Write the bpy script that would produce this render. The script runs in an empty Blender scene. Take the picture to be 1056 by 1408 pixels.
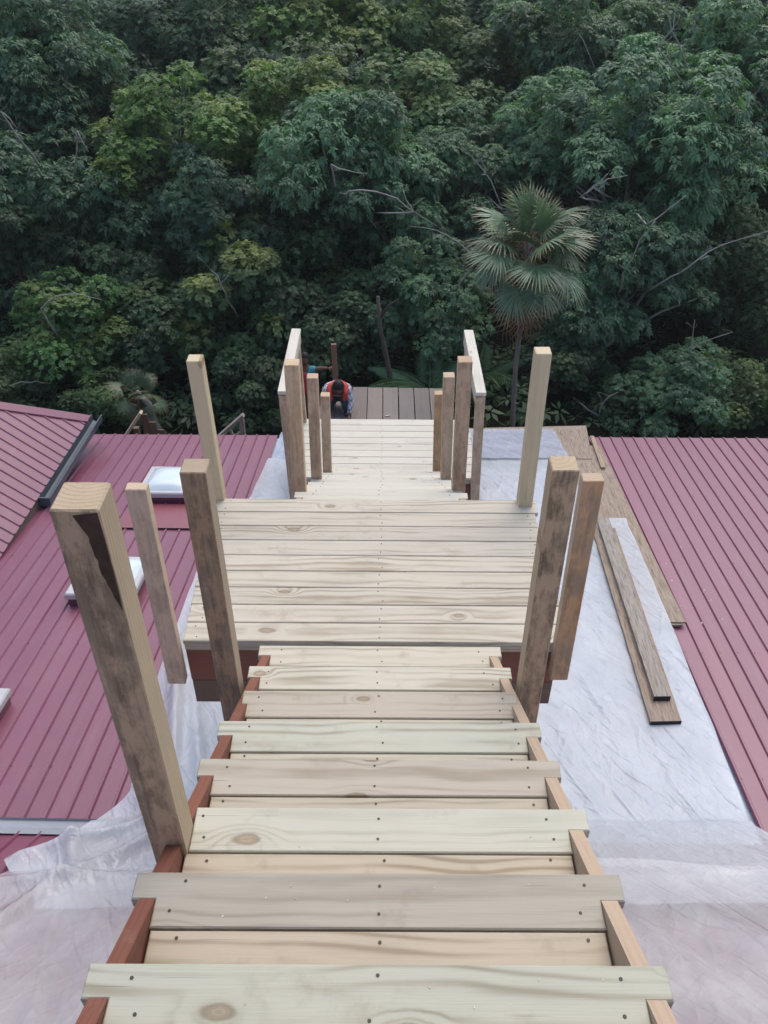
import bpy, bmesh, math, random
import numpy as np
from mathutils import Vector, Matrix, noise as mnoise

# ------------------------------------------------------------------ camera, sky, sun, exposure
scene = bpy.context.scene
COL = scene.collection
H = 8.6                                   # eye height above the forest floor; many heights below are given from the eye (z - H)
R = math.radians
F_PX, PITCH, ROLL, YAW = 1131.09, R(37.6623), R(.5461), R(.269)

def cam_axes():
    def ray(u, v):
        u, v = u*math.cos(ROLL)+v*math.sin(ROLL), -u*math.sin(ROLL)+v*math.cos(ROLL)
        x, y, z = u, math.cos(PITCH)-v*math.sin(PITCH), -math.sin(PITCH)-v*math.cos(PITCH)
        return Vector((x*math.cos(YAW)+y*math.sin(YAW), -x*math.sin(YAW)+y*math.cos(YAW), z))
    f = ray(0, 0); return (ray(1, 0)-f).normalized(), (ray(0, 1)-f).normalized(), f.normalized()
_r, _d, _f = cam_axes()
cam = bpy.data.cameras.new('camera'); camo = bpy.data.objects.new('camera', cam); COL.objects.link(camo)
camo.matrix_world = Matrix(((_r.x, -_d.x, -_f.x, 0), (_r.y, -_d.y, -_f.y, 0), (_r.z, -_d.z, -_f.z, H), (0, 0, 0, 1)))
cam.sensor_fit = 'VERTICAL'; cam.sensor_height = 36; cam.lens = 36*F_PX/1408
cam.clip_end = 2000; cam.clip_start = .05
scene.camera = camo

SUN_EL, SUN_AZ = R(58), R(20)             # azimuth from +Y (ahead of the camera) towards +X
world = bpy.data.worlds.new('World'); scene.world = world; world.use_nodes = True
wn = world.node_tree; wn.nodes.clear()
sky = wn.nodes.new('ShaderNodeTexSky'); sky.sky_type = 'NISHITA'; sky.sun_disc = False
sky.sun_elevation = SUN_EL; sky.sun_rotation = SUN_AZ; sky.air_density = 1.0; sky.dust_density = 3.5; sky.ozone_density = 1.0
bg = wn.nodes.new('ShaderNodeBackground'); bg.inputs['Strength'].default_value = .15
wo = wn.nodes.new('ShaderNodeOutputWorld')
wn.links.new(sky.outputs[0], bg.inputs[0]); wn.links.new(bg.outputs[0], wo.inputs[0])
sun = bpy.data.lights.new('sun', 'SUN'); sun.energy = .6; sun.angle = R(70); sun.color = (1, .95, .87)
suno = bpy.data.objects.new('sun', sun); COL.objects.link(suno)
sdir = Vector((math.sin(SUN_AZ)*math.cos(SUN_EL), math.cos(SUN_AZ)*math.cos(SUN_EL), math.sin(SUN_EL)))
suno.rotation_euler = sdir.to_track_quat('Z', 'Y').to_euler(); suno.location = (0, 0, 40)
scene.view_settings.view_transform = 'Standard'; scene.view_settings.look = 'None'
scene.view_settings.gamma = 1; scene.view_settings.use_curve_mapping = False
scene.view_settings.exposure = 0.55
scene.cycles.max_bounces = 6; scene.cycles.transparent_max_bounces = 12
scene.cycles.diffuse_bounces = 3; scene.cycles.glossy_bounces = 2; scene.cycles.transmission_bounces = 4
scene.cycles.use_denoising = True

rng = random.Random(11)
# ------------------------------------------------------------------ helpers
class NT:
    """small helper to write node materials"""
    def __init__(s, name):
        s.m = bpy.data.materials.new(name); s.m.use_nodes = True
        s.t = s.m.node_tree; s.t.nodes.clear(); s.n = s.t.nodes; s.l = s.t.links
        s.out = s.n.new('ShaderNodeOutputMaterial')
    def node(s, typ, ins=None, **kw):
        n = s.n.new(typ)
        for k, v in kw.items(): setattr(n, k, v)
        for k, v in (ins or {}).items(): s.put(n.inputs[k], v)
        return n
    def put(s, sock, v):
        if isinstance(v, bpy.types.NodeSocket): s.l.new(v, sock)
        elif isinstance(v, (int, float)): sock.default_value = v
        else:
            v = tuple(v)
            if sock.type == 'RGBA' and len(v) == 3: v = v+(1,)
            sock.default_value = v
    def math(s, op, a, b=0., c=0.):
        n = s.node('ShaderNodeMath', operation=op)
        s.put(n.inputs[0], a); s.put(n.inputs[1], b); s.put(n.inputs[2], c); return n.outputs[0]
    def xyz(s, v):
        n = s.node('ShaderNodeSeparateXYZ', {0: v}); return n.outputs
    def vec(s, x, y, z):
        n = s.node('ShaderNodeCombineXYZ', {0: x, 1: y, 2: z}); return n.outputs[0]
    def vmath(s, op, a, b):
        n = s.node('ShaderNodeVectorMath', operation=op); s.put(n.inputs[0], a); s.put(n.inputs[1], b); return n.outputs[0]
    def noise(s, v, scale=1., detail=3., rough=.5):
        n = s.node('ShaderNodeTexNoise', {'Vector': v, 'Scale': scale, 'Detail': detail, 'Roughness': rough}); return n.outputs[0]
    def mix(s, f, a, b, mode='MIX'):
        n = s.node('ShaderNodeMix', data_type='RGBA', blend_type=mode)
        s.put(n.inputs[0], f); s.put(n.inputs[6], a); s.put(n.inputs[7], b); return n.outputs[2]
    def ramp(s, v, a, b):
        n = s.node('ShaderNodeMapRange', {0: v, 1: a, 2: b, 3: 0., 4: 1.}); n.interpolation_type = 'SMOOTHSTEP'; return n.outputs[0]
    def bump(s, h, strength=.3, dist=.01):
        return s.node('ShaderNodeBump', {'Height': h, 'Strength': strength, 'Distance': dist}).outputs[0]
    def bsdf(s, color, rough=.6, spec=.4, normal=None, **kw):
        n = s.node('ShaderNodeBsdfPrincipled', {'Base Color': color, 'Roughness': rough, 'Specular IOR Level': spec})
        if normal is not None: s.put(n.inputs['Normal'], normal)
        for k, v in kw.items(): s.put(n.inputs[k], v)
        return n.outputs[0]
    def done(s, sh): s.l.new(sh, s.out.inputs[0]); return s.m
    def obj(s): return s.node('ShaderNodeTexCoord').outputs
    def info(s): return s.node('ShaderNodeObjectInfo').outputs

def wood(name, base, late, knot=(.17, .11, .06), freq=95., ring=.45, knots=.5, stain=None, stain_face=0., stain_scale=3., dirt=.25, rough=.62, bump=.25):
    """sawn timber; local X runs along the piece. stain: colour of weathering, heaviest on the local +Z face when stain_face > 0"""
    t = NT(name); o = t.obj(); i = t.info()
    rnd = i['Random']
    P = t.vmath('ADD', o['Object'], t.vec(t.math('MULTIPLY', rnd, 53.), 0., 0.))
    x, y, z = t.xyz(P)
    r2 = t.math('FRACT', t.math('MULTIPLY', rnd, 17.3)); r3 = t.math('FRACT', t.math('MULTIPLY', rnd, 61.7))
    warp = t.math('MULTIPLY', t.math('SUBTRACT', t.noise(t.vec(t.math('MULTIPLY', x, 1.4), t.math('MULTIPLY', y, 2.), t.math('MULTIPLY', r3, 20.)), 1., 2.), .5), .11)
    # knots
    kv = t.node('ShaderNodeTexVoronoi', {'Vector': t.vec(t.math('MULTIPLY', x, 2.1), t.math('MULTIPLY_ADD', y, 4.5, t.math('MULTIPLY', r3, 9.)), 0.), 'Scale': 1., 'Randomness': 1.}, voronoi_dimensions='2D', feature='F1')
    kcol = t.xyz(kv.outputs['Color'])[0]
    on = t.math('LESS_THAN', kcol, knots)
    size = t.math('MULTIPLY_ADD', t.xyz(kv.outputs['Color'])[1], .05, .028)
    kd = t.math('DIVIDE', kv.outputs['Distance'], size)
    kd = t.math('ADD', kd, t.math('MULTIPLY', t.math('SUBTRACT', t.noise(t.vmath('ADD', P, (2, 5, 3)), 24., 3.), .5), .9))
    core = t.math('MULTIPLY', t.math('SUBTRACT', 1., t.ramp(kd, .75, 1.2)), on)
    rim = t.math('MULTIPLY', t.math('MULTIPLY', t.ramp(kd, .55, 1.), t.math('SUBTRACT', 1., t.ramp(kd, 1., 1.5))), on)
    halo = t.math('MULTIPLY', t.math('SUBTRACT', 1., t.ramp(kd, .6, 4.2)), on)
    yy = t.math('ADD', t.math('ADD', y, warp), t.math('MULTIPLY', t.math('SUBTRACT', r2, .5), .10))
    zz = t.math('ADD', z, t.math('MULTIPLY_ADD', r3, .07, .035))
    rad = t.math('SQRT', t.math('ADD', t.math('MULTIPLY', yy, yy), t.math('MULTIPLY', zz, zz)))
    rad = t.math('ADD', rad, t.math('MULTIPLY', halo, .030))
    ph = t.math('MULTIPLY', rad, t.math('MULTIPLY_ADD', r3, freq*4.4, freq*3.2))
    ph = t.math('ADD', ph, t.math('MULTIPLY', t.noise(t.vec(t.math('MULTIPLY', x, 4.), t.math('MULTIPLY', y, 30.), t.math('MULTIPLY', z, 30.)), 1., 2.), 2.2))
    rg = t.math('POWER', t.math('MULTIPLY_ADD', t.math('SINE', ph), .5, .5), 3.)
    fine = t.noise(t.vec(t.math('MULTIPLY', x, 5.), t.math('MULTIPLY', y, 260.), t.math('MULTIPLY', z, 260.)), 1., 3., .6)
    vary = t.noise(t.vec(t.math('MULTIPLY', x, 1.1), t.math('MULTIPLY', y, 5.), t.math('MULTIPLY', z, 5.)), 1.5, 3., .55)
    ringmod = t.math('MULTIPLY', rg, t.math('MULTIPLY', t.math('MULTIPLY', t.ramp(vary, .3, .62), ring), t.math('MULTIPLY_ADD', r2, 1.15, .5)))
    c = t.mix(t.math('ADD', ringmod, t.math('MULTIPLY', t.math('SUBTRACT', fine, .45), .45)), base, late)
    c = t.mix(t.math('MULTIPLY', t.ramp(vary, .5, .8), dirt), c, tuple(v*.62 for v in base))
    kring = t.math('MULTIPLY_ADD', t.math('SINE', t.math('MULTIPLY', kd, 13.)), .10, .62)
    c = t.mix(t.math('MULTIPLY', core, kring), c, tuple(v*1.7 for v in knot))
    c = t.mix(t.math('MULTIPLY', rim, .55), c, knot)
    c = t.mix(t.math('MULTIPLY', halo, .18), c, late)
    blot = t.noise(t.vec(t.math('MULTIPLY', x, 1.8), t.math('MULTIPLY', y, 7.), t.math('MULTIPLY', r2, 9.)), 1.3, 4., .6)
    c = t.mix(t.math('MULTIPLY', t.ramp(blot, .5, .75), .30), c, t.mix(1., c, (.80, .90, .84), 'MULTIPLY'))
    smear = t.noise(t.vmath('ADD', P, (3, 1, 8)), 5.5, 5., .65)
    c = t.mix(t.math('MULTIPLY', t.ramp(smear, .57, .76), dirt), c, (.31, .25, .18))
    chk = t.noise(t.vec(t.math('MULTIPLY', x, 2.2), t.math('MULTIPLY', y, 150.), t.math('MULTIPLY', z, 150.)), 1., 2., .5)
    c = t.mix(t.math('MULTIPLY', t.ramp(chk, .69, .74), .55), c, (.16, .13, .10))
    c = t.mix(1., c, i['Color'], 'MULTIPLY')
    if stain:
        n1 = t.noise(t.vec(t.math('MULTIPLY', x, 1.0), t.math('MULTIPLY', y, 14.), t.math('MULTIPLY', z, 14.)), stain_scale, 5., .66)
        n2 = t.noise(t.vec(t.math('MULTIPLY_ADD', x, 5., 7.), t.math('MULTIPLY', y, 60.), t.math('MULTIPLY', z, 60.)), 1., 5., .68)
        n0 = t.noise(t.vec(t.math('MULTIPLY', x, 4.5), t.math('MULTIPLY', y, 9.), t.math('MULTIPLY', z, 9.)), 1.5, 6., .7)
        f = t.ramp(t.math('ADD', t.math('MULTIPLY', n1, .4), t.math('ADD', t.math('MULTIPLY', n0, .42), t.math('MULTIPLY', n2, .18))), .38, .58)
        if stain_face:
            nz = t.xyz(o['Normal'])[2]
            f = t.math('MULTIPLY', t.math('MULTIPLY_ADD', f, .55, .45), t.math('MULTIPLY_ADD', t.ramp(nz, .3, .8), stain_face, .10))
        else: f = t.math('MULTIPLY', f, .7)
        c = t.mix(f, c, t.mix(t.ramp(t.math('ADD', t.math('MULTIPLY', n2, .3), t.math('MULTIPLY', n0, .7)) if stain_face else n2, .40, .58), tuple(v*.34 for v in stain), tuple(v*1.5 for v in stain)))
    fib = t.noise(t.vec(t.math('MULTIPLY', x, 9.), t.math('MULTIPLY', y, 520.), t.math('MULTIPLY', z, 520.)), 1., 2., .7)
    c = t.mix(t.math('MULTIPLY', t.ramp(fib, .56, .74), .22), c, t.mix(1., c, (.62, .58, .52), 'MULTIPLY'))
    hgt = t.math('ADD', t.math('MULTIPLY', rg, .4), t.math('MULTIPLY', fine, .8))
    return t.done(t.bsdf(c, rough, .3, t.bump(hgt, bump, .003)))

def plain(name, color, rough=.6, spec=.4, var=.25, scale=8., metal=0., bump=0.):
    t = NT(name); o = t.obj()
    n = t.noise(o['Object'], scale, 4., .6)
    c = t.mix(n, tuple(v*(1-var) for v in color), tuple(min(1, v*(1+var)) for v in color))
    return t.done(t.bsdf(c, rough, spec, t.bump(n, bump, .01) if bump else None, Metallic=metal))

def roof_mat(name, base):
    t = NT(name); o = t.obj(); i = t.info()
    P = t.vmath('ADD', o['Object'], t.vec(t.math('MULTIPLY', i['Random'], 31.), 0., 0.))
    x, y, z = t.xyz(P)
    streak = t.noise(t.vec(t.math('MULTIPLY', x, 14.), t.math('MULTIPLY', y, .8), z), 1., 4., .6)
    spot = t.noise(P, 2.3, 4., .65); fine = t.noise(P, 60., 3., .7)
    c = t.mix(t.math('MULTIPLY', t.ramp(spot, .40, .80), .22), base, (.25, .14, .17))
    c = t.mix(t.math('MULTIPLY', t.ramp(streak, .52, .80), .20), c, (.30, .23, .25))
    c = t.mix(t.math('MULTIPLY', t.ramp(fine, .60, .78), .18), c, (.4, .37, .36))
    c = t.mix(1., c, i['Color'], 'MULTIPLY')
    c = t.mix(t.math('MULTIPLY_ADD', i['Random'], .10, 0.), c, (.2, .09, .1))
    rr = t.math('MULTIPLY_ADD', spot, .16, .30)
    return t.done(t.bsdf(c, rr, .85, t.bump(t.math('ADD', spot, t.math('MULTIPLY', fine, .1)), .12, .02)))

def film_mat(name, color, clear, rough=.32):
    t = NT(name); o = t.obj()
    n = t.noise(o['Object'], 1.6, 4., .6); n2 = t.noise(o['Object'], 14., 4., .6)
    x, y, z = t.xyz(o['Object'])
    def crease(ang, sc, st, ofs):
        ca, sa = math.cos(ang), math.sin(ang)
        u = t.math('ADD', t.math('MULTIPLY', x, ca*sc), t.math('MULTIPLY', y, sa*sc)); v = t.math('ADD', t.math('MULTIPLY', x, -sa*sc*st), t.math('MULTIPLY', y, ca*sc*st))
        q = t.noise(t.vec(t.math('ADD', u, ofs), v, z), 1., 2., .45)
        return t.math('SUBTRACT', 1., t.math('MINIMUM', 1., t.math('MULTIPLY', t.math('ABSOLUTE', t.math('SUBTRACT', q, .5)), 15.)))
    n3 = t.math('ADD', crease(.35, 4.2, .14, 0.), t.math('MULTIPLY', crease(-.25, 4.5, .2, 9.), .5))
    n4 = crease(.6, 9., .25, 3.)
    c = t.mix(t.math('MULTIPLY', t.ramp(n, .52, .75), .22), color, (.62, .56, .48))
    n5 = t.math('ADD', crease(.3, 15., .3, 5.), crease(-.9, 12., .3, 15.))
    hgt = t.math('ADD', t.math('ADD', t.math('MULTIPLY', n, .5), t.math('MULTIPLY', n5, .10)), t.math('ADD', t.math('MULTIPLY', n3, .55), t.math('MULTIPLY', n4, .26)))
    b = t.bump(hgt, .6, .025)
    d = t.bsdf(c, rough, .5, b)
    tl = t.node('ShaderNodeBsdfTranslucent', {'Color': color, 'Normal': b}).outputs[0]
    a = t.node('ShaderNodeMixShader', {0: .18, 1: d, 2: tl}).outputs[0]
    tr = t.node('ShaderNodeBsdfTransparent', {'Color': (.96, .97, 1)}).outputs[0]
    fac = t.math('MAXIMUM', .02, t.math('SUBTRACT', t.math('MULTIPLY_ADD', t.ramp(t.noise(o['Object'], 2.6, 4., .55), .25, .75), clear*.28, clear*.62), t.math('MULTIPLY', n3, clear*.10)))
    return t.done(t.node('ShaderNodeMixShader', {0: fac, 1: a, 2: tr}).outputs[0])

def leaf_mat(name, base, young=(.27, .33, .08), gloss=.5, trans=.3):
    t = NT(name); i = t.info()
    a = t.node('ShaderNodeAttribute', attribute_name='tint').outputs
    y = t.node('ShaderNodeAttribute', attribute_name='young').outputs
    c = t.mix(1., base, i['Color'], 'MULTIPLY')
    c = t.mix(a['Fac'], t.mix(1., c, (.5, .55, .6), 'MULTIPLY'), t.mix(1., c, (1.5, 1.45, 1.35), 'MULTIPLY'))
    c = t.mix(t.math('MULTIPLY', y['Fac'], i['Alpha']), c, young)
    d = t.bsdf(c, gloss, .4)
    tl = t.node('ShaderNodeBsdfTranslucent', {'Color': t.mix(1., c, (1.3, 1.5, .7), 'MULTIPLY')}).outputs[0]
    return t.done(t.node('ShaderNodeMixShader', {0: trans, 1: d, 2: tl}).outputs[0])

M = {}
M['pine'] = wood('treated_pine', (.555, .52, .445), (.355, .31, .24), freq=58., ring=.85, knots=.30, dirt=.42)
M['pine_pale'] = wood('pale_pine', (.60, .575, .51), (.47, .435, .36), freq=80., ring=.42, knots=.3, dirt=.32)  # paler than treated pine: overexposure of the lower stairs put into the colour
M['post_stained'] = wood('stained_post', (.44, .36, .26), (.31, .24, .16), freq=70., ring=.5, knots=.3, stain=(.33, .235, .15), stain_face=.95, stain_scale=2.2, bump=.5)
M['post_dark'] = wood('dark_post', (.43, .35, .26), (.30, .23, .16), freq=70., ring=.5, knots=.3, stain=(.235, .155, .095), stain_face=.96, stain_scale=2.6, bump=.5)
M['post_tan'] = wood('tan_post', (.58, .47, .35), (.43, .33, .23), freq=70., ring=.5, knots=.5, stain=(.42, .32, .24), stain_face=.4, bump=.4)
M['post_orange'] = wood('orange_stained_post', (.50, .41, .31), (.30, .22, .13), freq=70., ring=.5, knots=.3, stain=(.38, .20, .085), stain_face=.55, stain_scale=1.6, bump=.4)
M['red_wood'] = wood('red_primed_wood', (.215, .085, .055), (.15, .055, .038), freq=60., ring=.4, knots=.2, dirt=.35)
M['brown_beam'] = wood('brown_beam', (.15, .10, .07), (.10, .065, .045), freq=60., ring=.4, knots=.2)
M['raw_stringer'] = wood('raw_stringer', (.47, .36, .26), (.33, .24, .15), freq=60., ring=.5, knots=.2)
M['plank'] = wood('hardwood_plank', (.225, .20, .185), (.165, .145, .13), freq=40., ring=.4, knots=.08, dirt=.3)
M['ply'] = wood('plywood', (.34, .265, .19), (.24, .18, .125), freq=18., ring=.5, knots=.25, stain=(.24, .20, .17), dirt=.45)
M['lumber'] = wood('weathered_lumber', (.31, .275, .23), (.22, .19, .155), freq=50., ring=.5, knots=.2, stain=(.24, .22, .20), dirt=.4)
M['lumber_brown'] = wood('brown_lumber', (.31, .245, .19), (.21, .165, .125), freq=50., ring=.5, knots=.2, stain=(.25, .20, .16), dirt=.4)
M['end_black'] = plain('black_end_paint', (.02, .02, .022), .7)
M['bark'] = plain('bark_strip', (.075, .048, .035), .9, .2, .6, 30., bump=.8)
M['screw'] = plain('dark_screw_head', (.045, .04, .035), .5, .4, .3, 50.)
M['roof'] = roof_mat('red_roof_metal', (.205, .056, .105))
M['apron'] = roof_mat('bright_red_flashing', (.23, .045, .068))
M['membrane'] = plain('roof_underlay', (.44, .49, .58), .8, .3, .15, 3.)
M['flash'] = plain('grey_flashing', (.30, .33, .37), .35, .6, .12, 5.)
M['gutter'] = plain('slate_gutter', (.075, .10, .125), .4, .5, .35, 6.)
M['white_metal'] = plain('white_aluminium', (.50, .51, .53), .35, .5, .12, 9.)
M['dome'] = plain('sky_tinted_acrylic', (.64, .75, .80), .08, .8, .05, 2.)  # light-blue tone puts the reflected sky into the dome colour
M['wall'] = plain('painted_wall', (.33, .25, .19), .8, .3, .15, 3.)
M['soffit'] = plain('soffit_board', (.16, .12, .10), .7)
M['film'] = film_mat('plastic_film', (.69, .74, .79), .38, .11)
M['film_near'] = film_mat('thin_plastic_film', (.72, .73, .75), .54, .11)
M['film_far'] = film_mat('creased_plastic_film', (.52, .58, .70), .40, .2)
M['leaf'] = leaf_mat('leaf', (.088, .160, .092))
M['palm_leaf'] = leaf_mat('palm_leaf', (.135, .215, .125), young=(.32, .26, .15), gloss=.4, trans=.1)
M['dead_leaf'] = plain('dead_palm_leaf', (.22, .145, .09), .8, .2, .4, 12.)
M['palm_trunk'] = plain('palm_bark', (.23, .20, .175), .9, .2, .3, 14., bump=.5)
M['trunk'] = plain('tree_bark', (.115, .10, .085), .9, .2, .45, 9., bump=.5)
M['pale_trunk'] = plain('pale_bark', (.34, .33, .31), .85, .2, .3, 9., bump=.4)
M['skin'] = plain('skin', (.16, .085, .055), .55, .4, .12, 20.)
M['hair'] = plain('black_hair', (.012, .011, .012), .6, .3, .4, 40.)
M['vest'] = plain('orange_red_vest', (.62, .075, .055), .65, .3, .12, 12.)
M['teal'] = plain('turquoise_cloth', (.06, .32, .42), .8, .2, .15, 10.)
M['jeans'] = plain('blue_denim', (.06, .085, .13), .85, .2, .3, 25.)
M['dark_jeans'] = plain('dark_denim', (.03, .036, .055), .85, .2, .3, 25.)
M['boot'] = plain('dark_boot', (.025, .02, .018), .6)
def plaid():
    t = NT('plaid_cloth'); x, y, z = t.xyz(t.obj()['Object'])
    a = t.ramp(t.math('SINE', t.math('MULTIPLY', t.math('ADD', x, y), 95.)), .35, .8)
    b = t.ramp(t.math('SINE', t.math('MULTIPLY', t.math('SUBTRACT', z, y), 95.)), .35, .8)
    c = t.mix(t.math('MULTIPLY', a, .7), (.66, .69, .75), (.12, .16, .26))
    c = t.mix(t.math('MULTIPLY', b, .7), c, (.08, .11, .2))
    return t.done(t.bsdf(c, .85, .2))
M['plaid'] = plaid()
def ground_mat():
    t = NT('forest_floor'); o = t.obj()['Object']
    n = t.noise(o, .7, 5., .6); n2 = t.noise(o, 9., 5., .65)
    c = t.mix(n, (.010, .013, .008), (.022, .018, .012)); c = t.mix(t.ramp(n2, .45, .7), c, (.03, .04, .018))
    return t.done(t.bsdf(c, .95, .1, t.bump(n2, .7, .08)))
M['ground'] = ground_mat()

# ---- objects
def link(o, parent=None):
    COL.objects.link(o)
    if parent is not None: o.parent = parent
    return o
def tag(o, label, cat, group=None):
    o['label'] = label; o['category'] = cat
    if group: o['group'] = group
    return o
WM = {}
def empty(name, loc, label, cat, group=None, rot=(0, 0, 0)):
    o = bpy.data.objects.new(name, None); o.location = loc; o.rotation_euler = rot; o.empty_display_size = .1
    link(o); tag(o, label, cat, group)
    from mathutils import Euler
    WM[o.name] = Matrix.Translation(loc) @ Euler(rot).to_matrix().to_4x4()
    return o
def wm(o): return WM.get(o.name, Matrix.Identity(4)) if o is not None else Matrix.Identity(4)
def place(o, parent, mw):
    """link o under parent so that its world matrix is mw"""
    link(o, parent); WM[o.name] = mw
    o.matrix_basis = wm(parent).inverted() @ mw if parent is not None else mw
    return o
def mesh_from(name, verts, faces, mat, smooth=False):
    me = bpy.data.meshes.new(name); me.from_pydata([tuple(v) for v in verts], [], faces); me.update()
    me.materials.append(mat)
    if smooth: me.shade_smooth()
    return me
def obj(name, verts, faces, mat, parent=None, mw=None, smooth=False, color=None):
    o = bpy.data.objects.new(name, mesh_from(name, verts, faces, mat, smooth))
    place(o, parent, mw if mw is not None else (wm(parent) if parent is not None else Matrix.Identity(4)))
    if color: o.color = tuple(color)+((1,) if len(color) == 3 else ())
    return o
_boxes = {}
def box_mesh(L, w, h, mat, bev):
    k = (round(L, 3), round(w, 4), round(h, 4), mat.name, bev)
    if k not in _boxes:
        bm = bmesh.new(); bmesh.ops.create_cube(bm, size=1)
        for v in bm.verts: v.co = (v.co.x*L, v.co.y*w, v.co.z*h)
        if bev: bmesh.ops.bevel(bm, geom=bm.edges[:], offset=bev, segments=1, affect='EDGES')
        me = bpy.data.meshes.new('board'); bm.to_mesh(me); bm.free(); me.materials.append(mat); _boxes[k] = me
    return _boxes[k]
def beam(name, mat, parent, p0, p1, w, h, up=(0, 0, 1), bev=.003, color=(1, 1, 1), label=None):
    """a straight timber from p0 to p1 (heights from the eye), w across, h along 'up'"""
    p0 = Vector(p0); p1 = Vector(p1); X = p1-p0; L = X.length; X.normalize()
    Z = Vector(up); Z = (Z-X*Z.dot(X)).normalized(); Y = Z.cross(X)
    c = (p0+p1)/2; c.z += H
    o = bpy.data.objects.new(name, box_mesh(L, w, h, mat, bev))
    mw = Matrix(((X.x, Y.x, Z.x, c.x), (X.y, Y.y, Z.y, c.y), (X.z, Y.z, Z.z, c.z), (0, 0, 0, 1)))
    place(o, parent, mw); o.color = tuple(color)+(1,)
    if label: o['label'] = label
    return o
def prism(name, mat, parent, outline, x0, x1, axis='x', color=(1, 1, 1)):
    """outline of (a, b) pairs extruded along x; the mesh is centred so that wood grain follows local X"""
    n = len(outline)
    vs = [(x0, a, b+H) for a, b in outline]+[(x1, a, b+H) for a, b in outline]
    fs = [tuple(range(n-1, -1, -1)), tuple(range(n, 2*n))]+[(i, (i+1) % n, n+(i+1) % n, n+i) for i in range(n)]
    return obj(name, vs, fs, mat, parent, Matrix.Identity(4), color=color)
def plate(name, mat, parent, pts, z, th, color=(1, 1, 1), label=None):
    """flat polygon board lying level at height z (top face), local X along world x"""
    cx = sum(p[0] for p in pts)/len(pts); cy = sum(p[1] for p in pts)/len(pts); n = len(pts)
    vs = [(p[0]-cx, p[1]-cy, 0) for p in pts]+[(p[0]-cx, p[1]-cy, -th) for p in pts]
    fs = [tuple(range(n)), tuple(range(2*n-1, n-1, -1))]+[(n+i, n+(i+1) % n, (i+1) % n, i) for i in range(n)]
    o = obj(name, vs, fs, mat, parent, Matrix.Translation((cx, cy, z+H)), color=color)
    bm = bmesh.new(); bm.from_mesh(o.data); bmesh.ops.bevel(bm, geom=[e for e in bm.edges if abs(e.verts[0].co.z-e.verts[1].co.z) < 1e-6 and e.verts[0].co.z > -1e-6], offset=.0035, segments=1, affect='EDGES')
    bm.to_mesh(o.data); bm.free(); return o
def tube(path, radii, sides=6, cap=True):
    vs, fs = [], []; path = [Vector(p) for p in path]
    for i, p in enumerate(path):
        d = (path[min(i+1, len(path)-1)]-path[max(i-1, 0)]).normalized()
        a = d.orthogonal().normalized() if i == 0 else (a-d*a.dot(d)).normalized()
        b = d.cross(a)
        for k in range(sides):
            t = 2*math.pi*k/sides; vs.append(p+(a*math.cos(t)+b*math.sin(t))*radii[i])
        if i:
            o = (i-1)*sides
            fs += [(o+k, o+(k+1) % sides, o+sides+(k+1) % sides, o+sides+k) for k in range(sides)]
    if cap: fs += [tuple(range(sides-1, -1, -1)), tuple(range(len(vs)-sides, len(vs)))]
    return vs, fs
class Acc:
    def __init__(s): s.v = []; s.f = []
    def add(s, vf):
        o = len(s.v); s.v += list(vf[0]); s.f += [tuple(i+o for i in f) for f in vf[1]]; return s
def screws(parent, pts, r=.0042):
    vs, fs = [], []
    for (x, y, z) in pts:
        o = len(vs)
        for k in range(7):
            t = 2*math.pi*k/7; vs.append((x+r*math.cos(t), y+r*math.sin(t), z+H+.0012))
        for k in range(7):
            t = 2*math.pi*k/7; vs.append((x+r*math.cos(t), y+r*math.sin(t), z+H-.004))
        fs.append(tuple(range(o, o+7))); fs += [(o+7+k, o+7+(k+1) % 7, o+(k+1) % 7, o+k) for k in range(7)]
    o = obj('screw_heads', vs, fs, M['screw'], parent, Matrix.Identity(4)); o['kind'] = 'stuff'; return o

# ------------------------------------------------------------------ ground
def ground():
    n = 60; vs = []; fs = []
    xs = [math.copysign(abs(t)**2.2, t)*140 for t in np.linspace(-1, 1, n)]
    ys = [math.copysign(abs(t)**2.2, t)*140+12 for t in np.linspace(-1, 1, n)]
    for y in ys:
        for x in xs:
            vs.append((x, y, .25*mnoise.noise((x*.12, y*.12, 3.1))-.12+max(0, y-22)*.03))
    fs = [(j*n+i, j*n+i+1, (j+1)*n+i+1, (j+1)*n+i) for j in range(n-1) for i in range(n-1)]
    o = obj('ground', vs, fs, M['ground'], smooth=True); o['kind'] = 'structure'
ground()

# ------------------------------------------------------------------ the house under the stairs
PIVOT = Vector((0, 6, -5.508+H))
house = empty('house', PIVOT, 'low red metal roofed house beneath the timber stairs', 'house', rot=(0, R(-1.0), R(-1.5)))
HW = wm(house)
def hl(x, y, z): return (x, y-6, z+5.508)            # house-local point from plan x, y and eye height
def low_z(y): return -4.71-.133*y
SL = math.atan(.133); BREAK = 3.05; EAVE = 9.4
PW = .149
def panel_mesh(L, name='roof_panel', mat=None):
    prof = [(0, 0), (.010, .016), (.022, .016), (.034, 0), (PW, 0)]
    vs = [(x, 0, z) for x, z in prof]+[(x, L, z) for x, z in prof]+[(x, L, z-.012) for x, z in prof]
    n = len(prof); fs = [(i, i+1, n+i+1, n+i) for i in range(n-1)]+[(n+i, n+i+1, 2*n+i+1, 2*n+i) for i in range(n-1)]
    return mesh_from(name, vs, fs, mat or M['roof'])
def lay(mesh, parent, mw, name='roof_panel'):
    o = bpy.data.objects.new(name, mesh); place(o, parent, mw); k = rng.uniform(.93, 1.05); o.color = (k, k*rng.uniform(.97, 1.03), k, 1); return o
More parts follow.
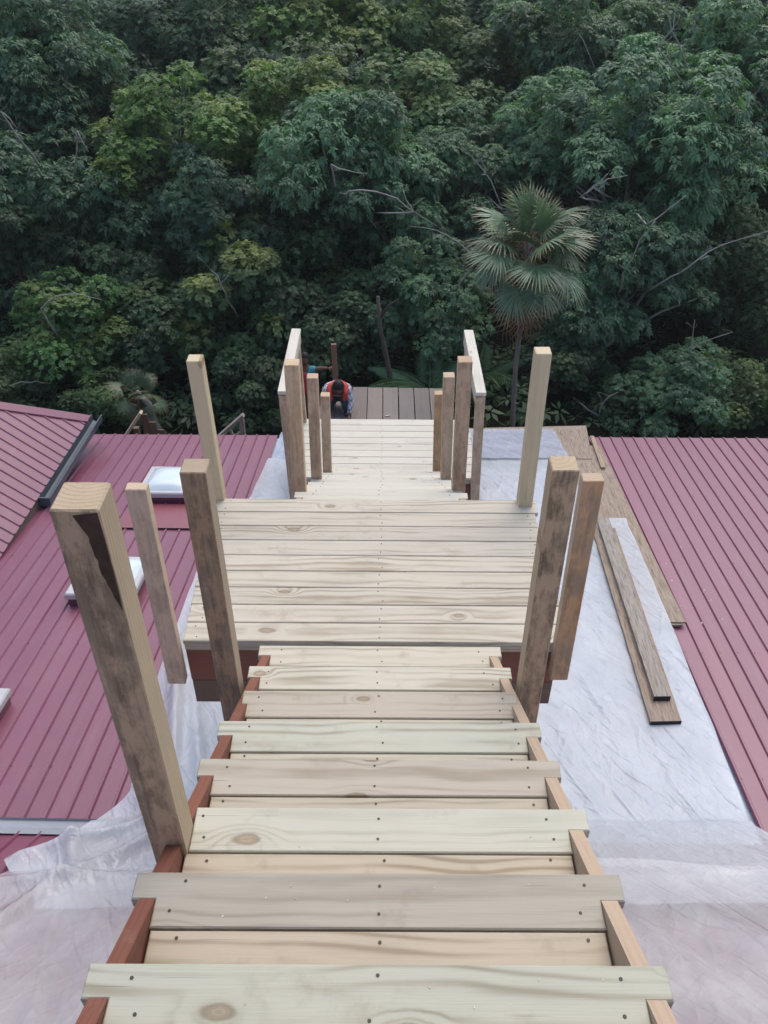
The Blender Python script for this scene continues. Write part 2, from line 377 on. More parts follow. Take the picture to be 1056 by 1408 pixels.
# plywood deck and body of the roof
Lr = (EAVE-BREAK)/math.cos(SL)
deckv = [hl(-6, BREAK, low_z(BREAK)-.03), hl(8, BREAK, low_z(BREAK)-.03), hl(8, EAVE-.03, low_z(EAVE)-.03), hl(-6, EAVE-.03, low_z(EAVE)-.03)]
deckv += [(x, y, z-.14) for x, y, z in deckv]
BOXF = [(0, 1, 2, 3), (7, 6, 5, 4), (4, 5, 1, 0), (5, 6, 2, 1), (6, 7, 3, 2), (7, 4, 0, 3)]
obj('roof_deck', deckv, BOXF, M['membrane'], house)
pm = panel_mesh(Lr)
for side, x0, n in (('l', -1.50, 30), ('r', 2.655, 35)):
    for k in range(n):
        x = x0-(k+1)*PW if side == 'l' else x0+k*PW
        lay(pm, house, HW @ Matrix.Translation(hl(x, BREAK, low_z(BREAK))) @ Matrix.Rotation(-SL, 4, 'X'))
sc_v, sc_f = [], []
for yy_ in (3.6, 5.0, 6.4, 7.8, 9.1):
    for x0_, n_, sg in ((-1.50, 18, -1), (2.655, 25, 1)):
        for k_ in range(n_):
            px_ = x0_+sg*(k_+.5)*PW-.045; q = len(sc_v)
            for c_ in ((-1, -1), (1, -1), (1, 1), (-1, 1)): sc_v.append(hl(px_+.006*c_[0], yy_+.006*c_[1], low_z(yy_+.006*c_[1])+.006))
            for c_ in ((-1, -1), (1, -1), (1, 1), (-1, 1)): sc_v.append(hl(px_+.008*c_[0], yy_+.008*c_[1], low_z(yy_+.008*c_[1])-.004))
            sc_f += [(q, q+1, q+2, q+3)]+[(q+4+i, q+4+(i+1) % 4, q+(i+1) % 4, q+i) for i in range(4)]
obj('roof_screws', sc_v, sc_f, M['screw'], house)['kind'] = 'stuff'
# steep upper roof towards the camera
ST = math.atan(.70); Ls = 4.6/math.cos(ST)
ps = panel_mesh(Ls)
for k in range(66):
    x = -5+k*PW
    lay(ps, house, HW @ Matrix.Translation(hl(x+PW, BREAK-.02, low_z(BREAK)+.02)) @ Matrix.Rotation(math.pi, 4, 'Z') @ Matrix.Rotation(ST, 4, 'X'))
sv = [hl(-6, BREAK-.02, low_z(BREAK)-.035), hl(8, BREAK-.02, low_z(BREAK)-.035), hl(8, BREAK-4.6, low_z(BREAK)+3.17), hl(-6, BREAK-4.6, low_z(BREAK)+3.17)]
sv += [(x, y, z-.2) for x, y, z in sv]
obj('steep_roof_deck', sv, [tuple(reversed(f)) for f in BOXF], M['membrane'], house)
fv = [hl(-6, BREAK-.075, low_z(BREAK)+.075), hl(-1.6, BREAK-.075, low_z(BREAK)+.075), hl(-1.6, BREAK-.005, low_z(BREAK)+.032), hl(-6, BREAK-.005, low_z(BREAK)+.032),
      hl(-1.6, BREAK+.06, low_z(BREAK)+.020), hl(-6, BREAK+.06, low_z(BREAK)+.020), hl(-1.6, BREAK+.065, low_z(BREAK)+.040), hl(-6, BREAK+.065, low_z(BREAK)+.040)]
obj('flashing', fv, [(0, 3, 2, 1), (3, 5, 4, 2), (5, 7, 6, 4)], M['flash'], house)
for nm, (xa, xb, ya, yb) in {'front_wall': (-5.7, 7.7, 8.75, 8.9), 'rear_wall': (-5.7, 7.7, -1.4, -1.25), 'side_wall': (-5.85, -5.7, -1.4, 8.9), 'end_wall': (7.7, 7.85, -1.4, 8.9)}.items():
    top = low_z(8.9)-.12
    v = [hl(a, b, c) for c in (top, -8.9) for a, b in ((xa, ya), (xb, ya), (xb, yb), (xa, yb))]
    obj('wall', v, BOXF, M['wall'], house)

def skylight(x, y, w, d, label):
    """curb-mounted acrylic dome; x, y is its near left corner in plan"""
    base = HW @ Matrix.Translation(hl(x, y, low_z(y))) @ Matrix.Rotation(-SL, 4, 'X')
    cv = [(a, b, c) for c in (.10, -.03) for a, b in ((.02, .02), (w-.02, .02), (w-.02, d-.02), (.02, d-.02))]
    s = obj('skylight', cv, BOXF, M['roof'], house, base); s['label'] = label; s.color = (.7, .6, .6, 1)
    bm = bmesh.new()
    pr = [((0, 0), .155), ((.0, .0), .10)]
    def ring(o, z): return [bm.verts.new(v) for v in ((o, o, z), (w-o, o, z), (w-o, d-o, z), (o, d-o, z))]
    rs = [ring(0, .09), ring(0, .135), ring(.012, .15), ring(.06, .15), ring(.06, .12)]
    for a, b in zip(rs, rs[1:]):
        for i in range(4): bm.faces.new((a[i], a[(i+1) % 4], b[(i+1) % 4], b[i]))
    me = bpy.data.meshes.new('skylight_frame'); bm.to_mesh(me); bm.free(); me.materials.append(M['white_metal'])
    place(bpy.data.objects.new('skylight_frame', me), s, base)
    n = 13; dv = []
    for j in range(n):
        for i in range(n):
            u = i/(n-1)*2-1; v = j/(n-1)*2-1
            z = .142+.085*((1-abs(u)**3)*(1-abs(v)**3))**.55
            dv.append((.055+(w-.11)*(u+1)/2, .055+(d-.11)*(v+1)/2, z))
    obj('dome', dv, [(j*n+i, j*n+i+1, (j+1)*n+i+1, (j+1)*n+i) for j in range(n-1) for i in range(n-1)], M['dome'], s, base, smooth=True)
    av = [(-.12, -.42, .028), (w+.12, -.42, .028), (w+.12, .0, .03), (-.12, 0, .03)]
    return s
skylight(-2.86, 7.50, .66, .68, 'white domed skylight of the low roof farthest from the camera')
skylight(-2.96, 5.54, .66, .66, 'white domed skylight of the low roof behind the large rough post')
skylight(-3.58, 3.62, .66, .66, 'white domed skylight cut off by the left edge of the photo')
def apron(x0, x1, y0, y1, label):
    v = [hl(x0, y0, low_z(y0)+.023), hl(x1, y0, low_z(y0)+.023), hl(x1, y1, low_z(y1)+.023), hl(x0, y1, low_z(y1)+.023)]
    v += [(a, b, c-.003) for a, b, c in v]
    obj('skylight_flashing', v, BOXF, M['apron'], house)['label'] = label
apron(-2.9, -2.0, 6.95, 7.48, 'bright red flashing sheet below the far skylight')

# ------------------------------------------------------------------ the hipped wing on the left
EX, EY, EZ = -3.80, 9.21, -5.60           # far right corner of its eaves
wing = empty('house_wing', (EX, EY, EZ+H), 'house wing with steep red metal hip roof and slate gutter at the left edge', 'house', rot=(0, 0, R(-2.8)))
WW = wm(wing); S2 = .82
def wing_panel(s0, s1):
    """panel of the right slope between distances s0, s1 from the far corner (local: -y along the eaves, -x up the slope)"""
    m = 4.6; a, b = min(s0, m), min(s1, m)
    q = PW*.18
    def P(s, run, dz=0): return (-run, -s, run*S2+dz)
    prof = [(s0, 0), (s0+.010, .016), (s0+.022, .016), (s0+.034, 0), (s1, 0)]
    vs = [P(s, 0, d) for s, d in prof]+[P(s, min(s, m), d) for s, d in prof]
    n = len(prof)
    return vs, [(i, n+i, n+i+1, i+1) for i in range(n-1)]
for k in range(41):
    v, f = wing_panel(k*PW, (k+1)*PW)
    kk = rng.uniform(.93, 1.05)
    obj('roof_panel', v, f, M['roof'], wing, WW, color=(kk, kk, kk))
m = 4.6
v = [(0, 0, -.01), (-m, -m, m*S2-.01), (-2*m, 0, -.01)]+[(0, 0, -.05), (-m, -m, m*S2-.05), (-2*m, 0, -.05)]
obj('far_slope', v, [(0, 1, 2), (5, 4, 3), (0, 3, 4, 1), (1, 4, 5, 2), (2, 5, 3, 0)], M['roof'], wing, WW)
hn = Vector((1, 1, 0)).normalized(); hd = Vector((-1, -1, S2))
def hp(t, off, dz): return tuple(hd*t+Vector((off, -off, 0))+Vector((0, 0, dz)))
w2 = .12
capv = []
for t in (-.015, 4.6):
    c = hd*t
    # lies on both slopes: right slope side (towards -y), far slope side (towards -x)
    capv += [tuple(c+Vector((.0, -w2, -.0))+Vector((0, 0, .028))), tuple(c+Vector((0, 0, .05))), tuple(c+Vector((-w2, 0, .028))), tuple(c+Vector((-w2, 0, .0))), tuple(c+Vector((0, -w2, .0)))]
obj('hip_cap', capv, [(0, 1, 6, 5), (1, 2, 7, 6), (2, 3, 8, 7), (4, 0, 5, 9), (0, 4, 3, 2, 1)], M['roof'], wing, WW, color=(1.08, 1.05, 1.05))
# gutter: an open channel hung from the eaves
def gut(y0, y1):
    prof = [(-.02, .0), (-.02, -.10), (.02, -.125), (.09, -.125), (.115, -.09), (.125, .0), (.112, .0), (.102, -.085), (.08, -.11), (.02, -.11), (-.008, -.09), (-.008, .0)]
    n = len(prof); vs = [(x, y0, z-.01) for x, z in prof]+[(x, y1, z-.01) for x, z in prof]
    fs = [(i, (i+1) % n, n+(i+1) % n, n+i) for i in range(n)]
    fs += [(0, 1, 2, 3, 4, 5, 6, 7, 8, 9, 10, 11)[::-1], tuple(range(n, 2*n))]
    return vs, fs
v, f = gut(.12, -1.72); g = obj('gutter', v, f, M['gutter'], wing, WW)
v = [(-.008, y, z) for y in (-1.72, .1) for z in (-.02, -.12)]
ecap = [(-.02, -1.705, -.01), (.125, -1.705, -.01), (.115, -1.705, -.10), (.09, -1.705, -.135), (.02, -1.705, -.135), (-.02, -1.705, -.11)]
ecap += [(x, y-.02, z) for x, y, z in ecap]
obj('end_cap', ecap, [(0, 1, 2, 3, 4, 5), (11, 10, 9, 8, 7, 6)]+[((i+1) % 6, i, 6+i, 6+(i+1) % 6) for i in range(6)], M['gutter'], g, WW)
def wbox(name, mat, x0, x1, y0, y1, z0, z1):
    v = [(a, b, c) for c in (z1, z0) for a, b in ((x0, y0), (x1, y0), (x1, y1), (x0, y1))]
    return obj(name, v, BOXF, mat, wing, WW)
wbox('fascia_board', M['soffit'], -.06, -.025, -6.5, .0, -.17, -.012)
wbox('wall', M['wall'], -.5, -.35, -6.5, -.4, -3.2, -.05)
wbox('wall', M['wall'], -8.6, -.5, -.55, -.4, -3.2, -.05)

# ------------------------------------------------------------------ stairs and platforms
def tread_shape(x, yk, front=.14, notch=.07, xi=.553):
    return [(-x, yk), (-x, yk-notch), (-xi, yk-notch), (-xi, yk-front), (xi, yk-front), (xi, yk-notch), (x, yk-notch), (x, yk)]
def flight(name, label, y1, z1, run, rise, n, first, tints, mat, mats, back_tints, post_specs, last=None, W2=.615, bot=None):
    """n treads; y1, z1 is the front edge of tread 0. Returns the staircase Empty."""
    e = empty(name, (0, y1+first*run-.3, z1-first*rise+H-.4), label, 'staircase')
    sl = rise/run
    y0 = y1+first*run-.36; ye = y1+(first+n-1)*run+.0
    zt = lambda y: z1+(y1-.07-y)*sl
    for s, mt in ((-1, mats[0]), (1, mats[1])):
        x0, x1 = (-.594, -.554) if s < 0 else (.554, .594)
        dep = .34
        o = prism('stringer', mt, e, [(y0, zt(y0)), (ye+.03, zt(ye+.03)), (ye+.03, zt(ye+.03)-.22), (ye-.1, zt(ye-.1)-dep), (y0, zt(y0)-dep)], x0, x1)
        # turn mesh axes so the grain runs along the slope
        me = o.data; ang = math.atan2(-sl, 1); c = Vector((0, (y0+ye)/2, zt((y0+ye)/2)+H))
        X = Vector((0, math.cos(ang), math.sin(ang))); Z = Vector((1, 0, 0)); Y = Z.cross(X)
        mw = Matrix(((X.x, Y.x, Z.x, c.x), (X.y, Y.y, Z.y, c.y), (X.z, Y.z, Z.z, c.z), (0, 0, 0, 1)))
        me.transform(mw.inverted()); o.matrix_basis = wm(e).inverted() @ mw; WM[o.name] = mw
    beam('stringer', mats[1], e, (0, y0, zt(y0)-.25), (0, ye-.05, zt(ye-.05)-.25), .04, .15)
    sc = []
    for j in range(n):
        k = first+j; yk = y1+k*run; zk = z1-k*rise
        xw = W2+rng.uniform(-.006, .006)
        pts = tread_shape(xw if not (last and k in last) else W2, yk)
        if last and k in last:
            a, b = last[k]
            if a > -.6: pts = [(a, yk), (a, yk-.14)]+[p for p in pts if p[0] > 0]
            if b < .6: pts = [p for p in pts if p[0] < 0]+[(b, yk-.14), (b, yk)]
            pts = [p for p in pts if a-1e-6 <= p[0] <= b+1e-6]
        t = tints[j % len(tints)]
        plate('tread_board', mat, e, pts, zk, .038, t)
        bb = .548
        plate('tread_board', mat, e, [(-bb, yk-.146), (-bb, yk-.286), (bb, yk-.286), (bb, yk-.146)], zk-.001, .038, back_tints[j % len(back_tints)])
        for x in (-.50, 0, .50):
            for dy in (.03, .105, .165): sc.append((x+rng.uniform(-.02, .02), yk-dy+rng.uniform(-.008, .008), zk))
    screws(e, sc)
    for sp in post_specs: post(e, *sp)
    return e
def post(e, mat, x, y, zb, zt, w=.095, lean=(0, 0), label=None, color=(1, 1, 1), d=None, name='post'):
    return beam(name, M[mat], e, (x, y, zb), (x+lean[0], y+lean[1], zt), w, d or w, up=(0, -1, 0), bev=.004, color=color, label=label)

G, T_, C_, GY = (.86, 1., .93), (.95, .89, .80), (1.03, 1.02, .98), (.74, .73, .70)
upper = flight('upper_staircase', 'nearest flight of pale timber stairs descending from the camera', .795, -1.8248, .3021, .1836, 9, -1,
    [C_, (.88, .93, .87), (.76, .75, .71), (1.0, 1.04, .98), (.88, .84, .79), (.95, 1.01, .95), (.90, .86, .80), (1.06, 1.08, 1.02), (1.08, 1.08, 1.0)], M['pine'],
    (M['red_wood'], M['raw_stringer']), [(.98, .88, .78), (.98, .88, .78), (.92, .84, .74), (.95, .87, .76), (.88, .84, .76), (.95, .95, .86), (1, .98, .9), (1.05, 1.04, .96), (1.03, 1.05, .96)],
    [('post_stained', -.590, 1.297, -2.42, -.965, .096, (.0, .0), 'large rough grey-brown post with a dark bark streak near its top', (1.15, 1.1, 1.02)),
     ('post_dark', -.672, 2.465, -3.28, -1.695, .095, (-.005, 0), 'dark brown stained square post standing left of the landing steps', (1, .97, .92)),
     ('post_stained', .680, 2.467, -3.28, -1.675, .098, (-.018, 0), 'weathered brown square post standing right of the landing steps', (1.18, 1.1, 1.0))],
    last={5: (-.578, .578), 2: (-.54, .615)})
big = [o for o in upper.children if o.get('label', '').startswith('large rough')][0]
# wane with bark on the big post: a thin dark strip let into its front face (local x up, z to the front)
def wane(o, L, w, pts):
    q = []
    for p0, p1 in zip(pts, pts[1:]+pts[:1]):
        for u in (0, .33, .66):
            edge = min(p0[1], p1[1]) > -.0448
            q.append((p0[0]+(p1[0]-p0[0])*u, p0[1]+(p1[1]-p0[1])*u+(rng.uniform(-.003, .003) if edge else 0)))
    pts = q; n = len(pts); z = w/2+.0015
    vs = [(a, b, z) for a, b in pts]+[(a, b, z-.006) for a, b in pts]
    fs = [tuple(range(n)), tuple(range(2*n-1, n-1, -1))]+[(n+i, n+(i+1) % n, (i+1) % n, i) for i in range(n)]
    b = obj('bark_streak', vs, fs, M['bark'], o, WM[o.name])
    return b
wane(big, 1.45, .095, [(.715, .004), (.722, -.045), (.64, -.0465), (.52, -.0468), (.46, -.0455), (.50, -.036), (.55, -.026), (.60, -.021), (.64, -.018), (.67, -.015)])

def platform(name, label, ynear, z, nb, pitch, xl, xr, tints, mat, deep, rails=False):
    e = empty(name, (0, ynear+nb*pitch/2, z+H-.5), label, 'platform')
    bw = pitch-.005; sc = []
    for k in range(nb):
        y = ynear+pitch*(k+.5)
        t = tints[k % len(tints)]
        dl, dr = rng.uniform(-.012, .012), rng.uniform(-.012, .012)
        beam('deck_board', mat, e, (xl+dl, y, z-.016), (xr+dr, y, z-.016+rng.uniform(-.0015, .0015)), bw, .032, color=t)
        for x in (xl+.07, 0., xr-.07):
            for dy in (-.04, .04): sc.append((x+rng.uniform(-.015, .015), y+dy, z))
    screws(e, sc)
    yf = ynear+nb*pitch
    beam('fascia_board', mat, e, (xl+.01, ynear+.02, z-.056), (xr-.05, ynear+.02, z-.056), .03, .046, color=(.85, .80, .74))
    beam('rim_joist', M['red_wood'], e, (xl+.005, ynear+.045, z-.215), (xr-.03, ynear+.045, z-.215), .04, .265)
    if deep: beam('lower_beam', M['brown_beam'], e, (xl+.008, ynear+.055, z-.445), (xr-.03, ynear+.055, z-.445), .06, .19)
    beam('rim_joist', M['red_wood'], e, (xl+.01, yf-.03, z-.155), (xr-.01, yf-.03, z-.155), .04, .235)
    for x in (xl+.04, xr-.04): beam('rim_joist', M['red_wood'], e, (x, ynear+.08, z-.155), (x, yf-.06, z-.155), .04, .235)
    for x in np.linspace(xl+.5, xr-.5, 4): beam('joist', M['red_wood'], e, (x, ynear+.08, z-.155), (x, yf-.06, z-.155), .04, .235)
    for x in (xl+.2, xr-.2):
        for y in (ynear+.15, yf-.15): post(e, 'brown_beam', x, y, low_z(y)-.02, z-.275, .09, name='support_post')
    return e
CT = [(1.04, 1.03, .97), (1.06, 1.04, .99), (1.0, .99, .93), (1.04, 1.02, .95), (1.07, 1.05, .99), (.99, .98, .93), (.93, .92, .88), (1., .98, .93), (1.05, 1.03, .98)]
landing = platform('upper_landing', 'cream timber landing between the two flights of stairs', 3.11, -3.294, 9, .1442, -1.08, 1.02, CT, M['pine'], True)
post(landing, 'post_tan', -1.133, 3.08, -3.58, -2.235, .098, (.003, 0), 'pale pinkish post fixed outside the near left corner of the landing', (1.08, 1, .95), d=.06)
post(landing, 'post_orange', .995, 3.085, -3.53, -2.17, .098, (-.026, 0), 'orange stained post fixed outside the near right corner of the landing', (1.05, 1, .95), d=.07)
post(landing, 'pine_pale', -1.085, 4.43, -3.52, -2.255, .09, (-.02, -.03), 'pale notched post at the far left corner of the landing', (1.06, .92, .68))
post(landing, 'pine_pale', .955, 4.38, -3.30, -2.17, .093, (-.02, -.02), 'pale post standing on the far right corner of the landing', (1.06, .92, .70))

LT = [(1.04, 1.05, 1.0), (1.0, 1.0, .96), (1.05, 1.05, 1.02)]
lower = flight('lower_staircase', 'second flight of pale timber stairs below the landing', 4.73, -3.4725, .29, .1785, 10, 0, LT, M['pine_pale'],
    (M['raw_stringer'], M['raw_stringer']), LT,
    [('post_tan', -.605, 4.945, -3.80, -2.56, .097, (0.005, 0), 'tallest tan post on the left of the lower stairs', (1.15, 1.05, .88)),
     ('post_tan', -.572, 5.945, -4.42, -3.20, .09, (.01, 0), 'brown middle post on the left of the lower stairs', (.92, .82, .74)),
     ('post_tan', -.555, 6.96, -5.06, -3.945, .088, (.01, 0), 'shortest looking farthest post on the left of the lower stairs', (1.02, .92, .80)),
     ('post_tan', .588, 5.045, -3.84, -2.58, .097, (-.025, 0), 'tallest reddish brown post on the right of the lower stairs', (.86, .75, .68)),
     ('post_tan', .60, 6.195, -4.57, -3.315, .095, (-.035, 0), 'grey-tan middle post on the right of the lower stairs', (1.0, .92, .82)),
     ('post_orange', .60, 7.24, -5.24, -4.075, .085, (-.03, 0), 'yellowish farthest post on the right of the lower stairs', (1.05, .98, .8))])
low = platform('lower_landing', 'pale timber platform at the foot of the second flight', 7.43, -5.2575, 9, .138, -1.0, 1.06, LT, M['pine_pale'], False)
for s, x0, x1, lab in ((-1, -.97, -1.005, 'left'), (1, 1.05, 1.01, 'right')):
    post(low, 'post_tan', x0, 7.40, -5.56, -4.20, .098, (x1-x0, 0), f'near {lab} corner post carrying the guard rail of the lower platform', (.95, .87, .78), d=.07)
    post(low, 'post_tan', x0-.02*s, 8.62, -5.56, -4.18, .092, (x1-x0, 0), f'far {lab} corner post carrying the guard rail of the lower platform', (.95, .87, .78), d=.07)
    beam('guard_rail', M['pine_pale'], low, (x1+.0*s, 7.35, -4.155), (x1-.025*s, 8.70, -4.10), .105, .04, color=(1.12, 1.12, 1.08), label=f'white {lab} hand rail board of the lower platform')
    beam('rail_board', M['pine_pale'], low, (x1-.035*s, 7.42, -4.235), (x1-.06*s, 8.66, -4.18), .035, .11, color=(.95, .9, .85))
third = flight('short_staircase', 'hidden third flight of timber stairs down to the plank deck', 8.96, -5.44, .29, .18, 9, 0, LT, M['pine_pale'], (M['raw_stringer'], M['raw_stringer']), LT, [])

deck = empty('plank_deck', (0, 12.2, -7.6+H), 'grey-brown plank deck below the stairs where a man kneels', 'deck')
for k in range(8):
    x = -.93+.272*k+rng.uniform(-.004, .004)
    beam('plank', M['plank'], deck, (x, 11.55, -7.22), (x, 12.96+rng.uniform(-.02, .02), -7.22+rng.uniform(-.006, .006)), .258, .045, color=[(1.1, 1.08, 1.1), (1, .98, 1), (.92, .9, .9), (1.15, 1.12, 1.1)][k % 4])
for y in (11.7, 12.8): beam('bearer', M['brown_beam'], deck, (-1.05, y, -7.33), (1.1, y, -7.33), .08, .17)
for x in (-1, 1.05):
    for y in (11.7, 12.8): post(deck, 'brown_beam', x, y, -8.75, -7.42, .1, name='support_post')
tag(beam('chip', M['pine_pale'], None, (.06, 11.95, -7.186), (.14, 11.98, -7.186), .025, .012, bev=.002), 'small pale wood scrap lying on the grey plank deck', 'wood scrap')

# ------------------------------------------------------------------ plastic sheets
def piece(tab, y):
    tab = sorted(tab); ys = [a for a, _ in tab]; return float(np.interp(y, ys, [b for _, b in tab]))
def surf(x, y):
    """height of the roof covering at plan x, y (world, from the eye), with the roof's slight twist"""
    X = x+.026*(y-6); Y = y-.026*x
    z = low_z(Y) if Y > BREAK else low_z(BREAK)+.70*(BREAK-Y)
    return z+.0175*X
def fold(x, y, sc, ang, seed):
    c, s = math.cos(ang), math.sin(ang); u, v = (x*c+y*s)*sc, (-x*s+y*c)*sc*.35
    n = mnoise.noise((u+seed, v, seed)); m_ = mnoise.noise((u*2.3+seed, v*1.7, seed+4))
    return (1-abs(n)*2.2)*.7+(1-abs(m_)*2.2)*.3
def sheet(name, label, mat, ytop, ybot, L, Rr, nx, ny, height, lift=.035, skew=None):
    vs = []
    for j in range(ny+1):
        for i in range(nx+1):
            y = ytop+(ybot-ytop)*j/ny
            a, b = piece(L, y), piece(Rr, y); x = a+(b-a)*i/nx
            ww = .012*mnoise.noise((y*3.1, seed_of[name], 1)) if i in (0, nx) else 0
            yy = y+(skew(x)*(1-j/ny) if skew else 0)
            vs.append((x+ww, yy, surf(x, yy)+lift+height(x, yy)+H))
    fs = [(j*(nx+1)+i, (j+1)*(nx+1)+i, (j+1)*(nx+1)+i+1, j*(nx+1)+i+1) for j in range(ny) for i in range(nx)]
    o = obj(name, vs, fs, mat, smooth=True); tag(o, label, 'plastic sheet'); return o
class _S(dict):
    def __missing__(s, k): s[k] = len(s)*7.3+1; return s[k]
seed_of = _S()
def ridge(x, y, segs):
    h = 0
    for (x0, y0), (x1, y1), w, a in segs:
        dx, dy = x1-x0, y1-y0; L2 = dx*dx+dy*dy; t = max(0, min(1, ((x-x0)*dx+(y-y0)*dy)/L2))
        d2 = (x-x0-t*dx)**2+(y-y0-t*dy)**2
        h += a*math.exp(-math.sqrt(d2+.0004)/w)*(.45+.55*math.sin(math.pi*min(1, .15+t*.85)))
    return h
LEFTF = [((-2.2, 2.72), (-1.0, 3.25), .08, .20), ((-1.95, 2.92), (-1.78, 2.5), .045, .20), ((-1.80, 2.5), (-1.1, 3.2), .05, .18), ((-1.78, 3.5), (-1.2, 2.6), .06, .10), ((-1.3, 3.3), (-1.0, 2.5), .06, .08),
         ((-1.72, 4.9), (-1.45, 3.4), .07, .20), ((-1.55, 4.6), (-1.2, 3.2), .06, .12)]
def hA(x, y):
    h = .016*fold(x, y, 1.5, R(25), 2.)+.010*fold(x, y, 3.4, R(32), 9.)
    h += ridge(x, y, [((.75, 3.2), (1.0, 4.1), .04, .03), ((1.5, 3.1), (1.35, 4.3), .04, .025), ((1.9, 3.1), (1.75, 4.6), .05, .02), ((.9, 4.1), (1.7, 4.9), .05, .03), ((2.2, 3.05), (2.05, 3.9), .04, .02)])
    if x < -.9: h += .04*min(1, (-.9-x)/.5)+ridge(x, y, LEFTF)
    return max(h, -.012)+(.028 if y < 3.12 else 0)
sheet('plastic_sheet', 'long white plastic sheet covering the unfinished roof strip under the stairs', M['film'], 8.6, 2.25,
    [(8.6, -1.42), (7.67, -1.5), (6.1, -1.83), (4.57, -1.84), (3.9, -1.76), (3.35, -1.74), (3.04, -1.98), (2.7, -2.31), (2.57, -2.2), (2.5, -2.0), (2.25, -1.9)],
    [(8.6, 2.33), (7.125, 2.31), (7.12, 2.69), (5.29, 2.62), (4., 2.56), (3.05, 2.5), (2.25, 2.75)], 170, 230, hA)
NEARF = [((-2.3, 2.45), (-1.2, 2.5), .05, .15), ((-1.8, 2.5), (-2.1, 1.9), .06, .16), ((-1.75, 2.45), (-1.3, 1.9), .08, .07), ((-1.2, 2.5), (-.7, 2.4), .06, .06), ((1.3, 2.42), (2.0, 2.5), .05, .05), ((2.0, 2.5), (2.7, 2.40), .05, .06), ((1.5, 2.3), (2.2, 1.7), .10, .05)]
def hN(x, y): return ridge(x, y, NEARF)+max(.022*fold(x, y, 1.2, R(12), 21.)+.010*fold(x, y, 2.6, R(40), 13.), -.02)+.03
sheet('plastic_sheet', 'pinkish translucent plastic sheet over the steep roof beside the nearest steps', M['film_near'], 2.62, .0,
    [(2.62, -4.2), (0, -4.2)], [(2.62, 4.2), (0, 4.2)], 240, 90, hN, .075, skew=lambda x: .05*math.sin(x*2.3)+.03*math.sin(x*5.1)-.20*max(0, min(1, (-x-2.08)/.25)))
def hF(x, y): return .012*fold(x, y, 4., R(70), 31.)+.01*fold(x, y, 8., R(20), 33.)+.012
sheet('plastic_sheet', 'small creased bluish plastic sheet over the eave right of the lower platform', M['film_far'], 9.42, 8.56,
    [(9.42, -1.35), (8.56, -1.38)], [(9.42, 2.30), (8.56, 2.35)], 110, 30, hF, .05)

# ------------------------------------------------------------------ plywood and loose lumber on the roof
def lay_board(name, label, cat, mat, corners, th, lift, color=(1, 1, 1), end=None):
    """a flat board resting on the roof; corners near-left, near-right, far-right, far-left in plan"""
    z = [surf(x, y)+lift for x, y in corners]
    cx = sum(c[0] for c in corners)/4; cy = sum(c[1] for c in corners)/4; cz = sum(z)/4
    X = Vector((corners[3][0]+corners[2][0]-corners[0][0]-corners[1][0], corners[3][1]+corners[2][1]-corners[0][1]-corners[1][1], z[3]+z[2]-z[0]-z[1])).normalized()
    Yv = Vector((corners[0][0]-corners[1][0], corners[0][1]-corners[1][1], z[0]-z[1])); Yv = (Yv-X*Yv.dot(X)).normalized(); Z = X.cross(Yv)
    mw = Matrix(((X.x, Yv.x, Z.x, cx), (X.y, Yv.y, Z.y, cy), (X.z, Yv.z, Z.z, cz+H), (0, 0, 0, 1)))
    inv = mw.inverted()
    top = [inv @ Vector((c[0], c[1], zz+H)) for c, zz in zip(corners, z)]
    vs = [tuple(v) for v in top]+[(v.x, v.y, v.z-th) for v in top]
    o = obj(name, vs, BOXF, mat, None, mw, color=color); tag(o, label, cat); 
    if end:
        e0, e1, e2, e3 = top[0], top[1], top[1]-Vector((0, 0, th)), top[0]-Vector((0, 0, th))
        q = [(v.x, v.y, v.z) for v in (e0, e1, e2, e3)]
        q += [(a-.004, b, c) for a, b, c in q]
        obj('end_paint', q, [(0, 1, 2, 3), (7, 6, 5, 4), (0, 4, 5, 1), (1, 5, 6, 2), (2, 6, 7, 3), (3, 7, 4, 0)], end, o, mw)
    return o
lay_board('plywood_strip', 'long brown plywood strip along the edge of the right metal roof', 'plywood', M['ply'], [(2.22, 5.31), (2.77, 5.29), (2.83, 8.95), (2.25, 9.0)], .014, .036)
lay_board('wood_block', 'small wood block under the near end of the plywood strip', 'wood block', M['lumber'], [(2.60, 5.27), (2.73, 5.27), (2.73, 5.42), (2.60, 5.42)], .02, .021)
lay_board('plywood_offcut', 'squarish plywood piece at the eave partly under the bluish plastic', 'plywood', M['ply'], [(1.0, 8.62), (2.64, 8.57), (2.78, 9.57), (.95, 9.52)], .016, .044, (.95, .97, 1.0))
lay_board('timber_batten', 'narrow pale batten beside the far end of the plywood strip', 'batten', M['ply'], [(2.69, 8.3), (2.74, 8.3), (2.80, 9.2), (2.75, 9.2)], .03, .066, (1.3, 1.2, 1.05))
lay_board('wide_board', 'wide brown board lying lowest of the two boards on the plastic sheet', 'board', M['lumber_brown'], [(2.08, 4.02), (2.32, 4.025), (2.50, 6.85), (2.26, 6.85)], .035, .085, end=M['end_black'])
lay_board('narrow_board', 'narrower grey board with black end lying on top of the wide brown board', 'board', M['lumber'], [(2.165, 4.25), (2.295, 4.25), (2.46, 7.0), (2.33, 7.02)], .045, .132, (1.05, 1.05, 1.05), end=M['end_black'])
dv, df = [], []
for k in range(10):
    x = rng.uniform(2.8, 3.15); y = rng.uniform(5.2, 6.6); z = surf(x, y)+.025+H; r = rng.uniform(.005, .011); o = len(dv)
    dv += [(x-r, y-r*.6, z), (x+r, y-r*.5, z), (x+r*.6, y+r, z+.006), (x-r*.7, y+r*.6, z+.01)]; df += [(o, o+1, o+2, o+3)]
